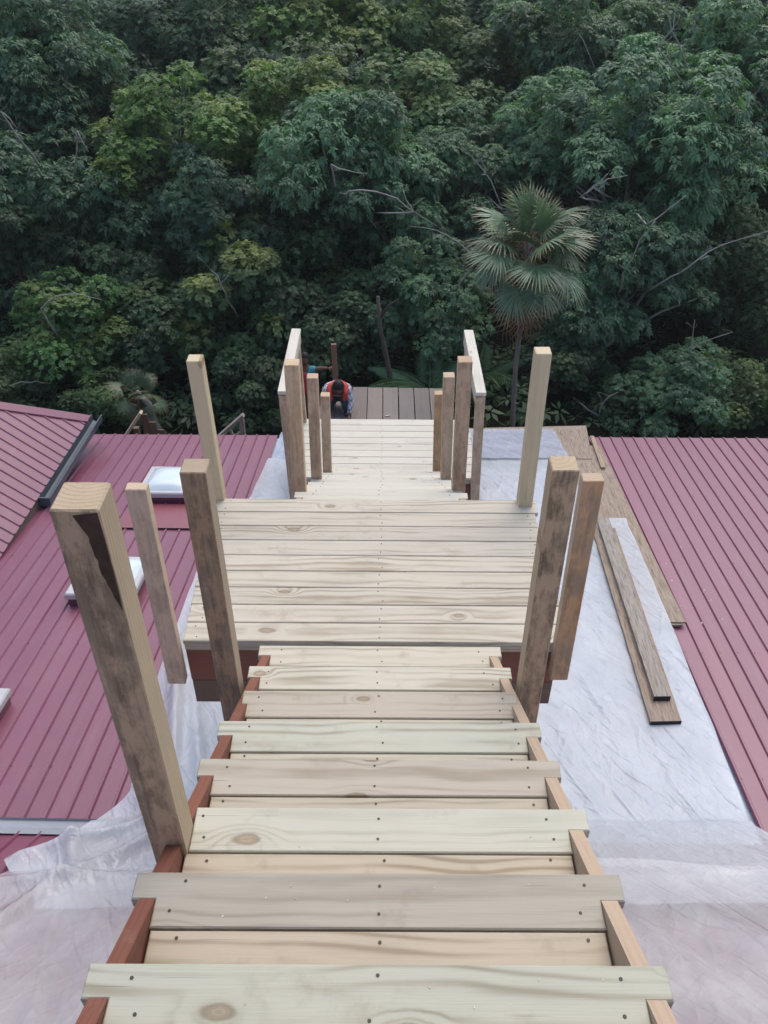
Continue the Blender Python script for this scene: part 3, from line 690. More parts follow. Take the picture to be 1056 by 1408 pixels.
tag(obj('wood_chips', dv, df, M['pine_pale']), 'scattered pale wood chips on the right metal roof', 'wood chips')['kind'] = 'stuff'

cv_, cf_ = [], []
for q in range(22):
    k = rng.choice((0, 0, 0, 1, 1, 2, 3, 4)); y = .795+k*.3021-rng.uniform(.005, .13); x = rng.uniform(-.5, .5); z = -1.8248-k*.1836+H+.0008
    r = rng.uniform(.0015, .0035); a_ = rng.uniform(0, 3.1); o = len(cv_)
    cv_ += [(x+r*m_*math.cos(a_+t_), y+r*m_*math.sin(a_+t_), z+(.0015 if i_ % 2 else .0)) for i_, (m_, t_) in enumerate(((1.6, 0), (.8, 1.5), (1.5, 3.1), (.7, 4.6)))]; cf_.append((o, o+1, o+2, o+3))
sd = obj('sawdust', cv_, cf_, M['pine_pale']); tag(sd, 'pale sawdust flecks scattered on the nearest treads', 'sawdust'); sd['kind'] = 'stuff'; sd.color = (1.25, 1.2, 1.1, 1)

# ------------------------------------------------------------------ fence pieces beyond the eave
pf = empty('wood_screen', (-3.5, 10.3, 0), 'slanting dark board screen with pale top edge beyond the left roof eave', 'fence')
for k in range(4):
    x = -3.45+.0+k*.10; y = 10.32
    beam('board', M['brown_beam'], pf, (x, y+.002*k, -8.55), (x, y, -6.2-.13*k), .095, .025, up=(0, -1, 0), color=(1.1, 1., .95))
beam('top_rail', M['post_tan'], pf, (-3.90, 10.28, -6.72), (-3.47, 10.28, -6.14), .04, .10, up=(0, -1, 0), color=(1.1, 1.05, .95))
beam('support_post', M['brown_beam'], pf, (-3.62, 10.36, -8.7), (-3.62, 10.36, -6.45), .08, .08, up=(0, -1, 0))
rf = empty('stair_railing', (-2.2, 10.6, 0), 'weathered grey sloping hand railing showing above the eave left of the stairs', 'railing')
beam('top_rail', M['lumber'], rf, (-2.75, 10.6, -7.02), (-2.06, 10.6, -6.37), .05, .09, up=(0, -1, 0))
beam('mid_rail', M['lumber'], rf, (-2.75, 10.6, -7.25), (-2.14, 10.6, -6.68), .04, .05, up=(0, -1, 0))
beam('post', M['lumber'], rf, (-2.12, 10.6, -8.7), (-2.10, 10.6, -6.43), .075, .075, up=(0, -1, 0))
beam('post', M['lumber'], rf, (-2.68, 10.6, -8.7), (-2.68, 10.6, -7.0), .075, .075, up=(0, -1, 0))
beam('brace', M['lumber'], rf, (-2.30, 10.62, -6.65), (-2.14, 10.62, -7.0), .04, .04, up=(0, -1, 0))

# ------------------------------------------------------------------ thin haze volume added to lift the dark forest greens
def haze():
    t = NT('haze_air'); v = t.node('ShaderNodeVolumePrincipled', {'Color': (.86, .93, .95), 'Density': HAZE_DENSITY, 'Anisotropy': .25})
    t.l.new(v.outputs[0], t.out.inputs['Volume'])
    v = [(x, y, z) for z in (14.5, -1.6) for x, y in ((-150, -140), (150, -140), (150, 165), (-150, 165))]
    o = obj('haze', v, BOXF, t.m); o['kind'] = 'stuff'; o.display_type = 'WIRE'
HAZE_DENSITY = .0008
haze()

# ------------------------------------------------------------------ people
def skin(name, joints, edges, mat, parent, root=0, sub=2):
    me = bpy.data.meshes.new(name); me.from_pydata([(x, y, z+H) for x, y, z, _ in joints], edges, []); me.update()
    o = bpy.data.objects.new(name, me); place(o, parent, Matrix.Identity(4)) if parent else link(o)
    o.modifiers.new('skin', 'SKIN')
    if not me.skin_vertices: 
        bpy.context.view_layer.objects.active = o
    sv = me.skin_vertices[0].data if me.skin_vertices else None
    if sv:
        for i, j in enumerate(joints):
            r = j[3]; sv[i].radius = (r, r) if not isinstance(r, tuple) else r
            sv[i].use_root = (i == root)
    s = o.modifiers.new('sub', 'SUBSURF'); s.levels = sub; s.render_levels = sub
    o.data.materials.append(mat); return o
def chain(n): return [(i, i+1) for i in range(n-1)]
def ball(name, c, r, mat, parent, scale=(1, 1, 1), cut=None):
    bm = bmesh.new(); bmesh.ops.create_uvsphere(bm, u_segments=16, v_segments=12, radius=r)
    for v in bm.verts: v.co = (v.co.x*scale[0], v.co.y*scale[1], v.co.z*scale[2])
    if cut: bmesh.ops.bisect_plane(bm, geom=bm.verts[:]+bm.edges[:]+bm.faces[:], plane_co=cut[0], plane_no=cut[1], clear_inner=True)
    for f in bm.faces: f.smooth = True
    me = bpy.data.meshes.new(name); bm.to_mesh(me); bm.free(); me.materials.append(mat)
    return place(bpy.data.objects.new(name, me), parent, Matrix.Translation((c[0], c[1], c[2]+H)))
def hand(parent, wrist, d, side):
    """five fingers on a palm from the wrist along d"""
    d = Vector(d).normalized(); w = Vector(wrist); s = d.orthogonal().normalized() if abs(d.z) > .9 else d.cross(Vector((0, 0, 1))).normalized()
    a = w+d*.09
    J = [(*w, .026), (*(w+d*.045), .033), (*a, .034)]; E = [(0, 1), (1, 2)]
    for k in range(4):
        b = a+s*(-.03+.02*k); L = (.06, .075, .07, .052)[k]
        i = len(J); n = d.cross(s)
        J += [(*(b), .011), (*(b+d*L*.55+n*.006), .0095), (*(b+d*L*.9+n*.025), .008)]; E += [(2, i), (i, i+1), (i+1, i+2)]
    i = len(J); tb = w+d*.04+s*.035*side
    J += [(*tb, .013), (*(tb+d*.03+s*.03*side), .011), (*(tb+d*.06+s*.035*side), .009)]; E += [(1, i), (i, i+1), (i+1, i+2)]
    return skin('hand', J, E, M['skin'], parent, 0, 1)

kx, ky = -.735, 12.02
man = empty('person', (kx, ky+.2, -7.2+H), 'kneeling person in plaid shirt, orange-red vest and jeans bending over the plank deck', 'person')
head = (kx+.02, ky-.09, -6.635)
B = [(kx, ky+.33, -6.93, .115), (kx, ky+.22, -6.83, .12), (kx, ky+.10, -6.76, .135), (kx+.005, ky+.03, -6.71, .10), (kx+.01, ky-.03, -6.68, .055), (kx+.02, ky-.08, -6.645, .075), (kx+.02, ky-.10, -6.62, .08),
     (kx-.18, ky+.05, -6.745, .058), (kx-.235, ky-.05, -6.93, .043), (kx-.15, ky-.19, -7.12, .03),
     (kx+.185, ky+.05, -6.745, .058), (kx+.225, ky-.04, -6.94, .043), (kx+.19, ky-.17, -7.13, .03),
     (kx-.11, ky+.28, -6.95, .09), (kx-.15, ky+.0, -7.09, .066), (kx-.14, ky+.38, -7.15, .05), (kx-.13, ky+.50, -7.16, .04),
     (kx+.11, ky+.28, -6.95, .09), (kx+.13, ky+.0, -7.0, .066), (kx+.14, ky+.10, -7.14, .05), (kx+.14, ky-.04, -7.17, .038)]
Ed = [(0, 1), (1, 2), (2, 3), (3, 4), (4, 5), (5, 6), (3, 7), (7, 8), (8, 9), (3, 10), (10, 11), (11, 12), (0, 13), (13, 14), (14, 15), (15, 16), (0, 17), (17, 18), (18, 19), (19, 20)]
skin('body', B, Ed, M['skin'], man)
g = lambda i, k=1.12, a=.008: (B[i][0], B[i][1], B[i][2], B[i][3]*k+a)
skin('plaid_shirt', [g(0), g(1), g(2), g(3, 1.1), g(7), g(8), (kx-.165, ky-.165, -7.09, .038), g(10), g(11), (kx+.195, ky-.15, -7.10, .038)],
     [(0, 1), (1, 2), (2, 3), (3, 4), (4, 5), (5, 6), (3, 7), (7, 8), (8, 9)], M['plaid'], man)
skin('jeans', [g(0, 1.15), g(13, 1.15), g(14, 1.15), g(15, 1.15), g(17, 1.15), g(18, 1.15), g(19, 1.15)], [(0, 1), (1, 2), (2, 3), (0, 4), (4, 5), (5, 6)], M['jeans'], man)
# vest: back panel with two front straps, open in the middle
skin('safety_vest', [(kx, ky+.36, -6.90, .13), (kx, ky+.25, -6.80, .145), (kx, ky+.15, -6.735, .14),
     (kx-.14, ky+.05, -6.675, .05), (kx-.125, ky-.07, -6.76, .042), (kx-.11, ky-.03, -6.92, .05),
     (kx+.15, ky+.05, -6.675, .05), (kx+.135, ky-.07, -6.76, .042), (kx+.12, ky-.02, -6.92, .05)],
     [(0, 1), (1, 2), (2, 3), (3, 4), (4, 5), (2, 6), (6, 7), (7, 8)], M['vest'], man)
ball('face', head, .092, M['skin'], man, (.9, 1., 1.18))
ball('nose', (head[0], head[1]-.09, head[2]-.03), .018, M['skin'], man, (.8, 1.2, 1.2))
for s in (-1, 1): ball('ear', (head[0]+.085*s, head[1], head[2]-.01), .026, M['skin'], man, (.4, .9, 1.2))
ball('hair', (head[0], head[1]+.008, head[2]+.018), .104, M['hair'], man, (.95, 1.06, 1.1), ((0, -.055, -.04), (0, .5, .86)))
hand(man, (kx-.15, ky-.19, -7.12), (.1, -.5, -.25), 1); hand(man, (kx+.19, ky-.17, -7.13), (-.1, -.5, -.2), -1)
for s in (-1, 1): ball('boot', (kx+.14*s, ky+(.55 if s < 0 else -.03), -7.155), .06, M['boot'], man, (.75, 1.6, .6))

sx, sy = -1.42, 13.3
man2 = empty('person', (sx, sy, -8.56+H), 'standing person in turquoise T-shirt and orange-red vest reaching out to hold a brown post', 'person')
B = [(sx, sy, -7.62, .125), (sx, sy, -7.42, .125), (sx+.01, sy, -7.20, .145), (sx+.01, sy, -7.02, .12), (sx+.03, sy-.01, -6.93, .055), (sx+.035, sy-.02, -6.86, .078), (sx+.035, sy-.02, -6.80, .08),
     (sx+.16, sy-.02, -7.03, .062), (sx+.32, sy-.06, -6.985, .045), (sx+.46, sy-.15, -6.93, .031),
     (sx-.17, sy, -7.05, .06), (sx-.24, sy-.03, -7.32, .044), (sx-.22, sy-.12, -7.56, .03),
     (sx+.09, sy, -7.70, .095), (sx+.11, sy-.01, -8.08, .066), (sx+.12, sy+.02, -8.48, .045), (sx+.12, sy-.12, -8.53, .036),
     (sx-.09, sy, -7.70, .095), (sx-.11, sy-.01, -8.08, .066), (sx-.12, sy+.02, -8.48, .045), (sx-.12, sy-.12, -8.53, .036)]
Ed = [(0, 1), (1, 2), (2, 3), (3, 4), (4, 5), (5, 6), (3, 7), (7, 8), (8, 9), (3, 10), (10, 11), (11, 12), (0, 13), (13, 14), (14, 15), (15, 16), (0, 17), (17, 18), (18, 19), (19, 20)]
skin('body', B, Ed, M['skin'], man2)
mid = lambda a, b, t: tuple(B[a][i]*(1-t)+B[b][i]*t for i in range(3))
skin('t_shirt', [g(0), g(1), g(2), g(3, 1.08), g(7), (*mid(7, 8, .6), .075), g(10), (*mid(10, 11, .6), .065)], [(0, 1), (1, 2), (2, 3), (3, 4), (4, 5), (3, 6), (6, 7)], M['teal'], man2)
skin('jeans', [g(0, 1.12), g(13, 1.12), g(14, 1.15), g(15, 1.2), g(17, 1.12), g(18, 1.15), g(19, 1.2)], [(0, 1), (1, 2), (2, 3), (0, 4), (4, 5), (5, 6)], M['dark_jeans'], man2)
skin('safety_vest', [(sx, sy, -7.58, .175), (sx, sy, -7.38, .18), (sx+.01, sy, -7.18, .20), (sx+.10, sy-.03, -7.02, .105), (sx-.10, sy-.03, -7.02, .105)], [(0, 1), (1, 2), (2, 3), (2, 4)], M['vest'], man2)
hd2 = (sx+.04, sy-.03, -6.815)
ball('face', hd2, .09, M['skin'], man2, (.92, 1, 1.2)); ball('nose', (hd2[0]+.03, hd2[1]-.09, hd2[2]-.02), .018, M['skin'], man2, (.9, 1.2, 1.2))
for s in (-1, 1): ball('ear', (hd2[0]+.083*s, hd2[1]+.01, hd2[2]), .025, M['skin'], man2, (.4, .9, 1.2))
ball('hair', (hd2[0], hd2[1]+.012, hd2[2]+.015), .102, M['hair'], man2, (.96, 1.05, 1.15), ((0, -.02, 0), (0, .55, .7)))
hand(man2, (sx+.46, sy-.15, -6.93), (.9, -.25, .25), 1)
for s in (-1, 1): ball('boot', (sx+.12*s, sy-.05, -8.53), .06, M['boot'], man2, (.75, 1.8, .75))
tag(beam('timber_post', M['brown_beam'], None, (-.80, 13.06, -8.7), (-.84, 13.04, -6.40), .09, .06, up=(0, -1, 0), color=(1.75, 1.5, 1.45)), 'reddish brown upright post held by the standing person', 'post')

# ------------------------------------------------------------------ vegetation
def leaf_arrays(cent, axes, n_leaf, length, width, droop, rs, spread=1.0):
    """rosettes of n_leaf folded leaflets around each centre; returns verts (N,4,3)"""
    N = len(cent); out = []
    up = axes/np.linalg.norm(axes, axis=1, keepdims=True)
    ref = np.where(np.abs(up[:, 2:3]) > .9, np.array([[1., 0, 0]]), np.array([[0, 0, 1.]]))
    a = np.cross(up, ref); a /= np.linalg.norm(a, axis=1, keepdims=True); b = np.cross(up, a)
    ph = rs.uniform(0, 6.28, (N, 1))
    for k in range(n_leaf):
        t = ph[:, 0]+6.283*k/n_leaf+rs.uniform(-.3, .3, N)
        d = a*np.cos(t)[:, None]+b*np.sin(t)[:, None]
        lift = rs.uniform(-.15, .7, N)[:, None]*spread
        d1 = d+up*lift; d1 /= np.linalg.norm(d1, axis=1, keepdims=True)
        L = (length*rs.uniform(.7, 1.2, N))[:, None]
        side = np.cross(d1, up); side /= np.linalg.norm(side, axis=1, keepdims=True)+1e-9
        dn = np.array([[0, 0, -1.]])*(droop*rs.uniform(.5, 1.3, N))[:, None]
        p0 = cent+d1*L*.12
        m_ = cent+d1*L*.55+dn*L*.25
        tip = cent+d1*L*.95+dn*L*.9
        wv = side*(width*rs.uniform(.8, 1.2, N))[:, None]
        out.append(np.stack([p0, m_-wv-up*width*.25, tip, m_+wv-up*width*.25], axis=1))
    return np.concatenate(out)
def leaf_mesh(name, quads, tint, young, mat):
    n = len(quads); me = bpy.data.meshes.new(name)
    me.vertices.add(n*4); me.vertices.foreach_set('co', quads.reshape(-1).astype(np.float32))
    me.loops.add(n*4); me.loops.foreach_set('vertex_index', np.arange(n*4, dtype=np.int32))
    me.polygons.add(n); me.polygons.foreach_set('loop_start', np.arange(0, n*4, 4, dtype=np.int32))
    me.polygons.foreach_set('loop_total', np.full(n, 4, dtype=np.int32)); me.update(calc_edges=True)
    for nm, arr in (('tint', tint), ('young', young)):
        at = me.attributes.new(nm, 'FLOAT', 'POINT'); at.data.foreach_set('value', np.repeat(arr, 4).astype(np.float32))
    me.materials.append(mat); return me
def crown_mesh(seed, nclump=30, per=46, leaf=(.20, .034), n_leaf=8, droop=.55, flat=.85, young=.25):
    """crown of unit-ish radius 2: leafy tufts gathered into clumps on the ends of the limbs"""
    rs = np.random.RandomState(seed); Rr = 2.; cents, axes, tn, yg, clumps = [], [], [], [], []
    for c in range(nclump):
        for _ in range(40):
            d = rs.normal(size=3); d /= np.linalg.norm(d)
            if d[2] > -.45: break
        r = Rr*rs.uniform(.45, .95)*(1+.18*math.sin(3*math.atan2(d[1], d[0])+seed))
        cc = d*r*np.array([1, 1, flat]); cr = rs.uniform(.38, .72); clumps.append((cc, cr))
        n = int(per*(cr/.55)**2*rs.uniform(.8, 1.2))
        q = rs.normal(size=(n, 3))+d*.5+np.array([0, 0, .55]); q /= np.linalg.norm(q, axis=1, keepdims=True)
        rr = cr*(1-.45*rs.rand(n)**1.6)
        p = cc+q*rr[:, None]*np.array([1.1, 1.1, .8])
        cents.append(p); ax = q*.6+np.array([0, 0, .7])+rs.normal(size=(n, 3))*.25; axes.append(ax)
        t = rs.normal(.45, .2, n)+.2*rs.normal(); tn.append(np.clip(t, 0, 1))
        yc = rs.rand() < young
        yg.append(np.clip((q[:, 2]-.2)*1.3, 0, 1)*rs.uniform(.4, 1, n) if yc else np.zeros(n))
    cents = np.concatenate(cents); axes = np.concatenate(axes); tn = np.concatenate(tn); yg = np.concatenate(yg)
    quads = leaf_arrays(cents, axes, n_leaf, leaf[0], leaf[1], droop, rs)
    me = leaf_mesh('crown', quads, np.tile(tn, n_leaf)+rs.uniform(-.08, .08, len(tn)*n_leaf), np.tile(yg, n_leaf), M['leaf'])
    return me, clumps
VAR = {}
def variant(k):
    if k not in VAR:
        kind, seed = k
        if kind == 'tuft': VAR[k] = crown_mesh(seed, 38, 84, (.130, .024), 11, .6)
        elif kind == 'broad': VAR[k] = crown_mesh(seed, 40, 86, (.105, .029), 9, .35, .9, .5)
        elif kind == 'fine': VAR[k] = crown_mesh(seed, 36, 120, (.080, .020), 9, .3, .85, .35)
        elif kind == 'willow': VAR[k] = crown_mesh(seed, 34, 50, (.26, .022), 9, 1.0, .9, .0)
    return VAR[k]
def tree_at(name, label, x, y, zc, r, k, color, young=0., group=None, cat='tree', trunk='trunk', limbs=True, rot=None, base=0., bare=()):
    me, clumps = variant(k); s = r/2.
    e = empty(name, (x, y, base), label, cat, group)
    rz = rng.uniform(0, 6.28) if rot is None else rot
    mw = Matrix.Translation((x, y, zc)) @ Matrix.Rotation(rz, 4, 'Z') @ Matrix.Diagonal((s, s, s*rng.uniform(.92, 1.1), 1))
    c = bpy.data.objects.new('crown', me); place(c, e, mw); c.color = (*color, young)
    if limbs:
        a = Acc(); fork = Vector((x+rng.uniform(-.15, .15), y+.1, max(base+.25, zc-.75*r)))
        tr = .05+.035*r
        a.add(tube([(x+rng.uniform(-.3, .3), y+rng.uniform(-.1, .3), base-.15), (x+rng.uniform(-.2, .2), y+.1, (fork.z+base)/2), fork, fork+Vector((0, 0, .4*r))], [tr*1.3, tr, tr*.8, tr*.45], 7))
        for cc, cr in clumps[::3]:
            end = mw @ Vector(cc); mid_ = fork.lerp(end, .5)+Vector((rng.uniform(-.1, .1), rng.uniform(-.1, .1), .12*r))
            a.add(tube([fork, mid_, end], [tr*.4, tr*.26, tr*.1], 5))
        obj('trunk', a.v, a.f, M[trunk], e, Matrix.Identity(4), smooth=True)
    for path in bare:
        P0 = [Vector(p) for p in path]; root = Vector((x, y, zc-.35*r))
        P0 = [P0[0].lerp(root, .55), P0[0].lerp(root, .2)]+P0
        fine_ = [P0[0]]                                             # a gently wandering limb
        for p, q in zip(P0, P0[1:]):
            for u in (.5, 1.): fine_.append(p.lerp(q, u)+Vector((rng.uniform(-.02, .02), rng.uniform(-.03, .03), rng.uniform(-.02, .02))))
        rr = list(np.linspace(.022, .005, len(fine_))); a = Acc().add(tube(fine_, rr, 5))
        for q in range(3):
            i = rng.randrange(3, len(fine_)); d = Vector((rng.uniform(-.3, .3), rng.uniform(-.25, .1), rng.uniform(.05, .3)))
            a.add(tube([fine_[i], fine_[i]+d*.5+Vector((.02, 0, 0)), fine_[i]+d], [rr[i]*.6, rr[i]*.4, .004], 4))
        b = obj('bare_branch', a.v, a.f, M['pale_trunk'], e, Matrix.Identity(4), smooth=True); b['label'] = 'pale leafless branch'
    return e
DKB, PALE, GRN, YEL, OLV, BRT, DRK = (.80, .95, .92), (1.35, 1.5, 1.42), (.95, 1.1, .75), (1.35, 1.4, .65), (1.0, 1.0, .70), (.72, 1.0, .55), (.52, .64, .54)
TREES = [
 ('A', -7.81, 21.0, 4.85, 2.0, ('tuft', 1), DKB, 0, 'dark blue-green broadleaf tree filling the upper left corner'),
 ('B', -7.05, 19.0, 3.20, 2.1, ('tuft', 2), DKB, 0, 'dark drooping-leaved tree at the left edge below the corner tree'),
 ('C', -4.53, 19.2, 3.8, 1.7, ('broad', 3), YEL, 1., 'tree with yellow-green young leaf tufts left of the middle'),
 ('D', -6.42, 26.0, 4.89, 2.0, ('fine', 4), (.7, .85, .85), 0, 'grey-green tree behind the yellow-tufted tree at the top left'),
 ('E', -4.04, 26.0, 4.75, 1.9, ('fine', 5), (.85, .95, .9), .2, 'soft fine-leaved tree at the top, left of the centre'),
 ('F', -1.84, 26.0, 5.0, 2.1, ('broad', 6), YEL, .9, 'mid green tree with bright tips at the top centre'),
 ('G', -0.90, 18.5, 3.36, 1.9, ('tuft', 7), PALE, .1, 'pale grey-green tree with drooping tufts in the centre'),
 ('H', -2.19, 20.4, 4.1, 1.5, ('broad', 8), YEL, 1., 'yellow-tipped tree just left of the pale central tree'),
 ('I', .67, 27.0, 4.62, 2.0, ('broad', 3), OLV, .5, 'olive green tree at the top right of the centre'),
 ('J', 2.62, 26.0, 4.06, 1.8, ('broad', 4), (.95, 1, .6), .5, 'yellowish olive tree above the fan palm'),
 ('K', 5.49, 19.0, 3.58, 2.35, ('tuft', 9), PALE, .0, 'large pale grey-green tree right of the fan palm'),
 ('L', 7.97, 21.5, 4.58, 2.2, ('tuft', 1), PALE, 0, 'pale grey-green tree at the right edge of the forest'),
 ('M', 5.10, 25.0, 4.95, 2.1, ('tuft', 2), (1.05, 1.15, 1.05), .1, 'mid green tree at the top, right of the centre'),
 ('N', 4.91, 16.5, 1.92, 1.75, ('tuft', 7), (1.0, 1.12, 1.1), 0, 'leafy tree just behind the right metal roof'),
 ('O', 1.11, 16.0, 1.63, 1.25, ('tuft', 9), (1.1, 1.25, 1.2), .1, 'small pale tree left of the fan palm trunk'),
 ('P', -2.89, 16.5, 1.21, 1.75, ('broad', 8), (.72, .88, .68), .9, 'bushy tree with reddish yellow tips above the left back post'),
 ('Q', -4.40, 16.0, .85, 1.4, ('broad', 6), DRK, .3, 'dark bushy tree between the bright shrub and the left back post'),
 ('S', -8.00, 18.0, 2.05, 1.7, ('tuft', 2), DRK, 0, 'very dark tree at the left edge above the bright shrub'),
 ('T', -1.72, 18.0, 1.93, 1.5, ('broad', 3), DRK, .2, 'dark green tree behind the left hand rail'),
 ('U', .38, 18.5, 2.59, 1.6, ('tuft', 1), (.95, 1.1, 1.05), 0, 'grey-green tree left of the fan palm crown'),
 ('W', 8.05, 18.0, 1.17, 1.8, ('fine', 5), (.6, .72, .55), .2, 'dark olive tree at the right edge above the metal roof'),
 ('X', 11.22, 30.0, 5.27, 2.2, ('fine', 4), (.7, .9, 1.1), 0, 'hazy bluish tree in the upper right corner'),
 ('Y', 2.06, 20.0, 3.44, 1.4, ('tuft', 2), (1.05, 1.2, 1.1), .1, 'pale tree directly behind the fan palm crown'),
 ('a', 3.92, 30.0, 5.21, 2.2, ('fine', 5), (1.0, 1.08, .95), .2, 'fine grey-green tree far back at the top edge'),
 ('b', 8.20, 29.0, 5.36, 2.2, ('tuft', 7), (1.0, 1.1, 1.0), .1, 'far tree at the top edge near the right corner'),
 ('d', .58, 22.0, 3.77, 1.7, ('broad', 6), GRN, .6, 'bright green tree behind the pale central tree'),
 ('f', -3.57, 18.0, 2.72, 1.45, ('tuft', 9), (.7, .88, .9), 0, 'blue-green tree below the yellow-tufted tree'),
 ('g', -.98, 15.6, .95, 1.1, ('broad', 8), DRK, .1, 'dark low tree behind the kneeling person'),
 ('i', -5.6, 17.4, 1.7, 1.35, ('tuft', 9), DRK, 0, 'dark tree in the gap behind the bright green shrub'),
 ('h', 3.92, 20.5, 3.97, 1.5, ('tuft', 1), PALE, .05, 'pale tree between the fan palm and the large right tree'),
]
BARE = {'O': [[ (1.74, 15.0, 3.0), (1.41, 15.0, 3.31), (1.0, 15.0, 3.51), (0.51, 15.0, 3.57) ]],
  'Y': [[ (2.62, 18.2, 2.86), (2.28, 18.2, 3.5), (1.97, 18.2, 3.88), (1.74, 18.2, 4.04) ], [ (2.17, 18.2, 3.62), (2.14, 18.2, 3.79), (2.05, 18.2, 3.97) ]],
  'G': [[ (-0.66, 16.3, 3.82), (-0.17, 16.3, 3.83), (0.25, 16.3, 3.69), (0.61, 16.3, 3.42), (1.05, 16.3, 3.14) ], [ (-0.99, 16.2, 4.3), (-0.65, 16.2, 4.2), (-0.3, 16.2, 4.17) ], [ (0.61, 16.2, 3.45), (0.46, 16.2, 3.68), (0.36, 16.2, 3.86) ]],
  'K': [[ (3.84, 16.3, 3.72), (4.08, 16.3, 3.95), (4.31, 16.3, 4.06), (4.63, 16.3, 4.13) ], [ (4.02, 16.3, 3.91), (4.17, 16.3, 4.06), (4.27, 16.3, 4.16) ], [ (4.63, 14.5, 3.82), (4.9, 14.5, 4.05), (5.21, 14.5, 4.32) ]],
  'N': [[ (5.51, 14.5, 3.04), (5.83, 14.5, 3.35), (6.28, 14.5, 3.57), (6.79, 14.5, 3.69) ], [ (4.37, 14.4, 3.02), (4.53, 14.4, 3.57), (4.77, 14.4, 3.96) ]],
  'M': [[ (5.39, 22.8, 4.36), (5.17, 22.8, 4.93), (4.79, 22.8, 5.55), (4.72, 22.8, 5.66) ]],
  'L': [[ (5.62, 19.2, 5.88), (5.85, 19.2, 6.2), (5.82, 19.2, 6.52), (5.88, 19.2, 6.71) ], [ (5.85, 19.2, 6.2), (5.7, 19.2, 6.43), (5.48, 19.2, 6.55) ]],
  'B': [[ (-7.11, 16.6, 5.11), (-6.96, 16.6, 4.99), (-6.87, 16.6, 4.8) ], [ (-5.77, 16.6, 4.78), (-5.68, 16.6, 4.59), (-5.62, 16.6, 4.42) ]],
  'E': [[ (-4.74, 24.5, 5.74), (-4.41, 24.5, 5.81), (-4.01, 24.5, 6.03) ]],
  'P': [[ (-2.98, 14.6, 2.56), (-3.02, 14.6, 2.77), (-3.14, 14.6, 2.88) ]],
  'H': [[ (-2.64, 19.4, 3.64), (-2.42, 19.4, 3.79), (-2.13, 19.4, 3.95) ]]}
SBARE = {0: [[ (-6.28, 14.2, 2.28), (-5.95, 14.2, 2.52), (-5.54, 14.2, 2.6), (-5.11, 14.2, 2.48) ]], 1: [[ (5.58, 14.2, 1.13), (5.78, 14.2, 1.5), (6.01, 14.2, 1.7), (6.51, 14.2, 1.96) ], [ (5.84, 14.2, 1.55), (5.8, 14.2, 1.85), (5.76, 14.2, 2.17) ]], 3: [[ (-7.34, 14.0, 0.81), (-6.91, 14.0, 0.87), (-6.63, 14.0, 0.88), (-6.36, 14.0, 0.84) ]], 4: [[ (4.27, 14.0, 0.22), (4.3, 14.0, 0.5), (4.41, 14.0, 0.66), (4.58, 14.0, 0.73) ]]}
for n, x, y, z, r, k, c, yg, lab in TREES:
    tree_at('broadleaf_tree', lab, x, y, z, r, k, c, yg, group='trees of the forest beyond the eaves', bare=BARE.get(n, ()), trunk='pale_trunk' if n in 'GKLNUY' else 'trunk')
# forest further back and to the sides
kinds = [('tuft', 1), ('broad', 3), ('fine', 4), ('tuft', 7), ('broad', 6), ('fine', 5)]
frng = random.Random(5)
for row, (yy, n, span, hz) in enumerate(((19, 2, 1, 2.6), (24, 13, 38, 3.0), (31, 15, 50, 4.2), (37, 13, 46, 5.4), (45, 15, 60, 6.6))):
    for i in range(n):
        x = -span/2+span*(i+.5)/n+frng.uniform(-.8, .8)
        if yy == 19: x = (-12.2, 12.4)[i]
        y = yy+frng.uniform(-1.5, 1.5)
        r = frng.uniform(2.0, 2.6)*(1+.12*row)
        tree_at('broadleaf_tree', 'dark green broadleaf tree deep in the forest behind the front trees', x, y, hz+frng.uniform(-.4, .5), r, kinds[frng.randrange(6)], [(.6, .72, .6), (.7, .85, .75), (.75, .8, .55)][frng.randrange(3)], .3, group='deep forest trees')
# shrubs at the foot of the forest
SHR = [(-6.32, 15.5, .95, 1.4, ('broad', 6), BRT, .5, 'bright green rounded shrub left of the back post'),
       (5.58, 14.3, .35, 1.25, ('tuft', 9), (1.15, 1.3, 1.25), 0, 'pale green low shrub just over the right roof eave'),
       (6.9, 14.6, .2, 1.1, ('fine', 4), OLV, .3, 'olive feathery shrub at the right end of the roof eave'),
       (-7.4, 14.6, .45, 1.0, ('fine', 5), (.7, .8, .6), .2, 'dull green shrub behind the hip roof at the left edge'),
       (3.6, 15.2, .6, 1.0, ('broad', 3), DRK, .2, 'dark shrub right of the fan palm trunk'),
       (-5.3, 14.2, .3, .9, ('fine', 4), (.7, .85, .6), .2, 'small green shrub behind the slanting board screen'),
       (-2.6, 14.4, .35, 1.0, ('broad', 8), DRK, .1, 'dark shrub behind the weathered stair railing'),
       (8.4, 14.8, .3, 1.1, ('fine', 5), DRK, .0, 'dark shrub behind the far right corner of the metal roof')]
for i, (x, y, z, r, k, c, yg, lab) in enumerate(SHR): tree_at('shrub', lab, x, y, z, r, k, c, yg, cat='shrub', group='shrubs below the forest', bare=SBARE.get(i, ()))
# ground cover: one mass of low leaves
rs = np.random.RandomState(77); n = 5200
gx = rs.uniform(-22, 22, n); gy = 13.6+26*rs.rand(n)**1.3
gc = np.stack([gx, gy, .1+.5*rs.rand(n)**1.5+np.maximum(0, gy-22)*.03], 1)
gq = leaf_arrays(gc, np.tile([[0, 0, 1.]], (n, 1))+rs.normal(size=(n, 3))*.3, 7, .28, .045, .5, rs)
gme = leaf_mesh('undergrowth', gq, np.tile(np.clip(rs.normal(.3, .2, n), 0, 1), 7), np.zeros(n*7), M['leaf'])
go = bpy.data.objects.new('undergrowth', gme); link(go); go['kind'] = 'stuff'; go.color = (.6, .7, .55, 0); go['label'] = 'dark low undergrowth on the forest floor'; go['category'] = 'undergrowth'

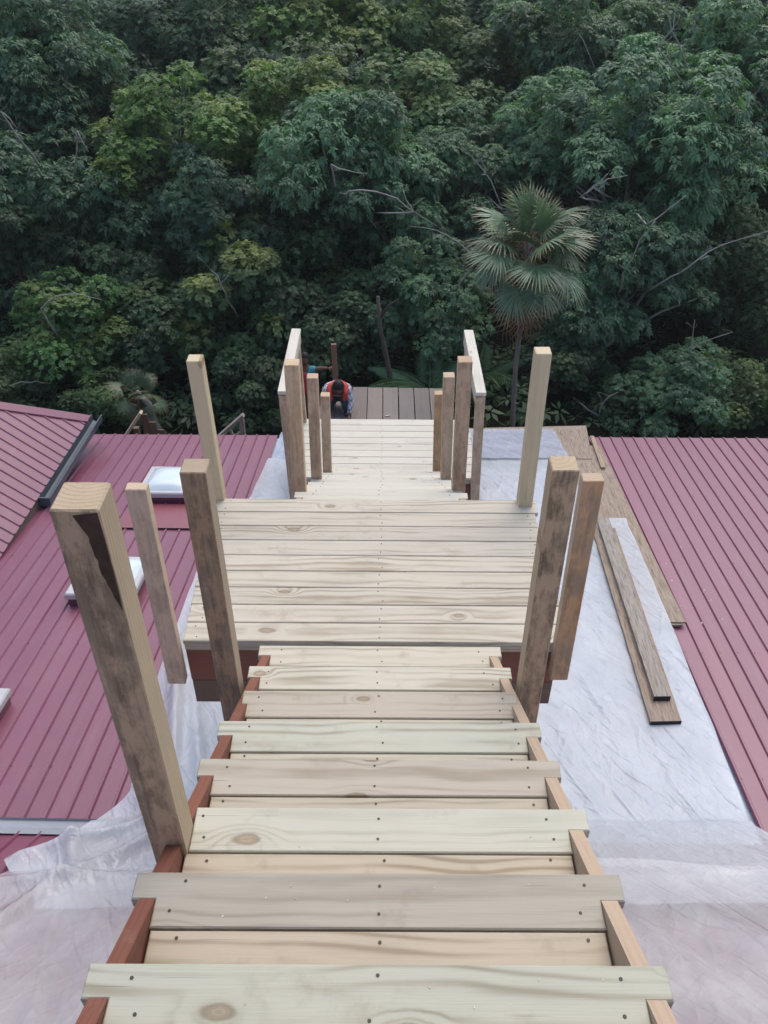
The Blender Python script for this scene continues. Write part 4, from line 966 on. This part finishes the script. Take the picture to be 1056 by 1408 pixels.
# palms
def fan_mesh(seed, mat, R_=.60, seg=40, dead=False):
    rs = np.random.RandomState(seed); q = []; 
    for k in range(seg):
        a = math.radians(-122+244*k/(seg-1)); L = R_*(1-.18*abs(a)/2.6)*rs.uniform(.82, 1.08); a += rs.uniform(-.02, .02)
        d = np.array([math.cos(a), math.sin(a), 0.]); s = np.array([-d[1], d[0], 0]); w = .017 if not dead else .016
        cup = .10*(1-math.cos(a*.7)); zup = -.12*R_*abs(math.sin(a))
        prev = None; pts = []
        for t, wt in ((.03, .25), (.45, 1.), (.75, .62), (1., .02)):
            p = d*L*t; p[2] = zup*t*t-(.48 if not dead else .75)*L*max(0, t-.45)**1.6+rs.uniform(-.02, .02)*t; pts.append((p-s*w*wt, p+s*w*wt))
        for (a0, b0), (a1, b1) in zip(pts, pts[1:]): q.append(np.array([a0, b0, b1, a1]))
    q = np.array(q); return leaf_mesh('fan', q, np.clip(np.repeat(rs.normal(.45, .18, seg), 3), 0, 1), np.tile([0., .12, .75], seg), mat)
FAN = [fan_mesh(3, M['palm_leaf']), fan_mesh(4, M['palm_leaf'])]
DEAD = fan_mesh(6, M['dead_leaf'], .62, 22, True)
def fan_palm(label, path, rad, s, nlive, ndead, group=None, trunk='trunk', seed=1, tone=1.):
    pr = random.Random(seed); x0 = Vector(path[0]); e = empty('fan_palm', tuple(x0), label, 'palm', group)
    P0 = [Vector(p) for p in path]; a = Acc().add(tube(P0, rad, 9)); obj('trunk', a.v, a.f, M[trunk], e, Matrix.Identity(4), smooth=True)
    top = P0[-1]; st = Acc()
    def frond(el, az, L, mesh, color, dead=False):
        d = Vector((math.cos(az)*math.cos(el), math.sin(az)*math.cos(el), math.sin(el)))
        base = top+Vector((0, 0, pr.uniform(-.25, .05)*s*(1.6 if dead else 1))); tip = base+d*L; tip.z -= .12*L
        st.add(tube([base, base.lerp(tip, .5)+Vector((0, 0, .06*L)), tip], [.016*s, .012*s, .008*s], 4))
        X = (d-Vector((0, 0, .10+.2*pr.random()))).normalized(); Z = (Vector((0, 0, 1))+Vector((pr.uniform(-.3, .3), pr.uniform(-.3, .3), 0))); Z = (Z-X*Z.dot(X)).normalized()
        if dead: X = (d*.35-Vector((0, 0, 1))).normalized(); Z = d-X*d.dot(X); Z.normalize()
        Y = Z.cross(X); o = bpy.data.objects.new('palm_frond', mesh)
        place(o, e, Matrix(((X.x, Y.x, Z.x, tip.x), (X.y, Y.y, Z.y, tip.y), (X.z, Y.z, Z.z, tip.z), (0, 0, 0, 1))) @ Matrix.Scale(s*pr.uniform(.85, 1.08), 4)); o.color = (*color, 0)[:4] if len(color) == 3 else color
        if dead: o['label'] = 'dead brown hanging frond'
    for k in range(nlive):
        t = (k+.5)/nlive; el = math.radians(86-132*t**.9+pr.uniform(-10, 10)); az = k*2.39996+pr.uniform(-.2, .2)
        c = tone*pr.uniform(.85, 1.2); frond(el, az, s*pr.uniform(.42, .72), FAN[k % 2], (c*.95, c*1.02, c*1.0, .8))
    for k in range(ndead): frond(math.radians(pr.uniform(-80, -50)), k*2.4, s*pr.uniform(.4, .75), DEAD, (1, 1, 1), True)
    obj('petioles', st.v, st.f, M['dead_leaf'], e, Matrix.Identity(4))['kind'] = 'stuff'
    return e
fan_palm('tall fan palm with slim trunk and brown skirt behind the right back post', [(2.49, 13.2, -.05), (2.44, 13.2, .7), (2.385, 13.2, 1.7), (2.39, 13.2, 2.7), (2.36, 13.2, 3.95)], [.06, .046, .041, .045, .085], 1.05, 32, 16, trunk='palm_trunk', seed=4)
fan_palm('small fan palm with white leaning trunk beyond the slanting board screen', [(-4.25, 13.5, -.05), (-4.36, 13.5, .35), (-4.38, 13.5, .7), (-4.55, 13.45, 1.0)], [.09, .075, .06, .05], .5, 11, 2, trunk='pale_trunk', seed=8, tone=.6)
def feather_palm(label, x, y, z, s, n, seed):
    pr = random.Random(seed); e = empty('feather_palm', (x, y, 0), label, 'palm')
    a = Acc().add(tube([(x, y, -.1), (x+.03, y, z*.5), (x, y, z)], [.07, .06, .05], 7)); obj('trunk', a.v, a.f, M['trunk'], e, Matrix.Identity(4), smooth=True)
    q = []; N = 26
    for side in (-1, 1):
        for k in range(N):
            t = .12+.88*k/(N-1); px = np.array([1.25*t, 0, .42*t-.75*t*t]); L = .42*math.sin(math.pi*min(1, .25+.72*t))
            d = np.array([.55, side*.8, -.25-.2*t]); d /= np.linalg.norm(d); m_ = px+d*L*.5; w = np.array([.014, 0, .006])
            q.append(np.array([px, m_-w, px+d*L-np.array([0, 0, .05]), m_+w]))
        for k in range(8):
            t0, t1 = k/8, (k+1)/8; f = lambda t: np.array([1.25*t, 0, .42*t-.75*t*t]); w = np.array([0, .006, 0])
            q.append(np.array([f(t0)-w, f(t1)-w, f(t1)+w, f(t0)+w])+np.array([0, 0, .002*side]))
    q = np.array(q); me = leaf_mesh('frond', q, np.full(len(q), .5), np.zeros(len(q)), M['palm_leaf'])
    for k in range(n):
        o = bpy.data.objects.new('palm_frond', me)
        place(o, e, Matrix.Translation((x, y, z)) @ Matrix.Rotation(k*6.283/n+pr.uniform(-.3, .3), 4, 'Z') @ Matrix.Rotation(-pr.uniform(-.1, .7), 4, 'Y') @ Matrix.Scale(s*pr.uniform(.85, 1.1), 4)); o.color = (.8, .95, .85, 0)
feather_palm('low feather palm spreading fronds behind the plank deck', .95, 14.3, .55, 1.0, 11, 3)
feather_palm('low feather palm in the shade right of the fan palm trunk', 2.0, 15.2, .4, .9, 9, 6)
e = empty('dead_tree', (.23, 14.5, 0), 'bare leaning grey tree trunk behind the middle of the plank deck', 'tree')
a = Acc().add(tube([(.32, 14.5, -.1), (.2, 14.5, .6), (.06, 14.5, 1.35), (-.05, 14.5, 1.85), (-.08, 14.5, 2.45)], [.065, .055, .048, .042, .032], 8))
obj('trunk', a.v, a.f, M['trunk'], e, Matrix.Identity(4), smooth=True)
a = Acc().add(tube([(-.06, 14.5, 2.0), (.12, 14.45, 2.3), (.3, 14.4, 2.45)], [.03, .02, .01], 5)); obj('limb', a.v, a.f, M['trunk'], e, Matrix.Identity(4), smooth=True)
bpy.context.view_layer.update()
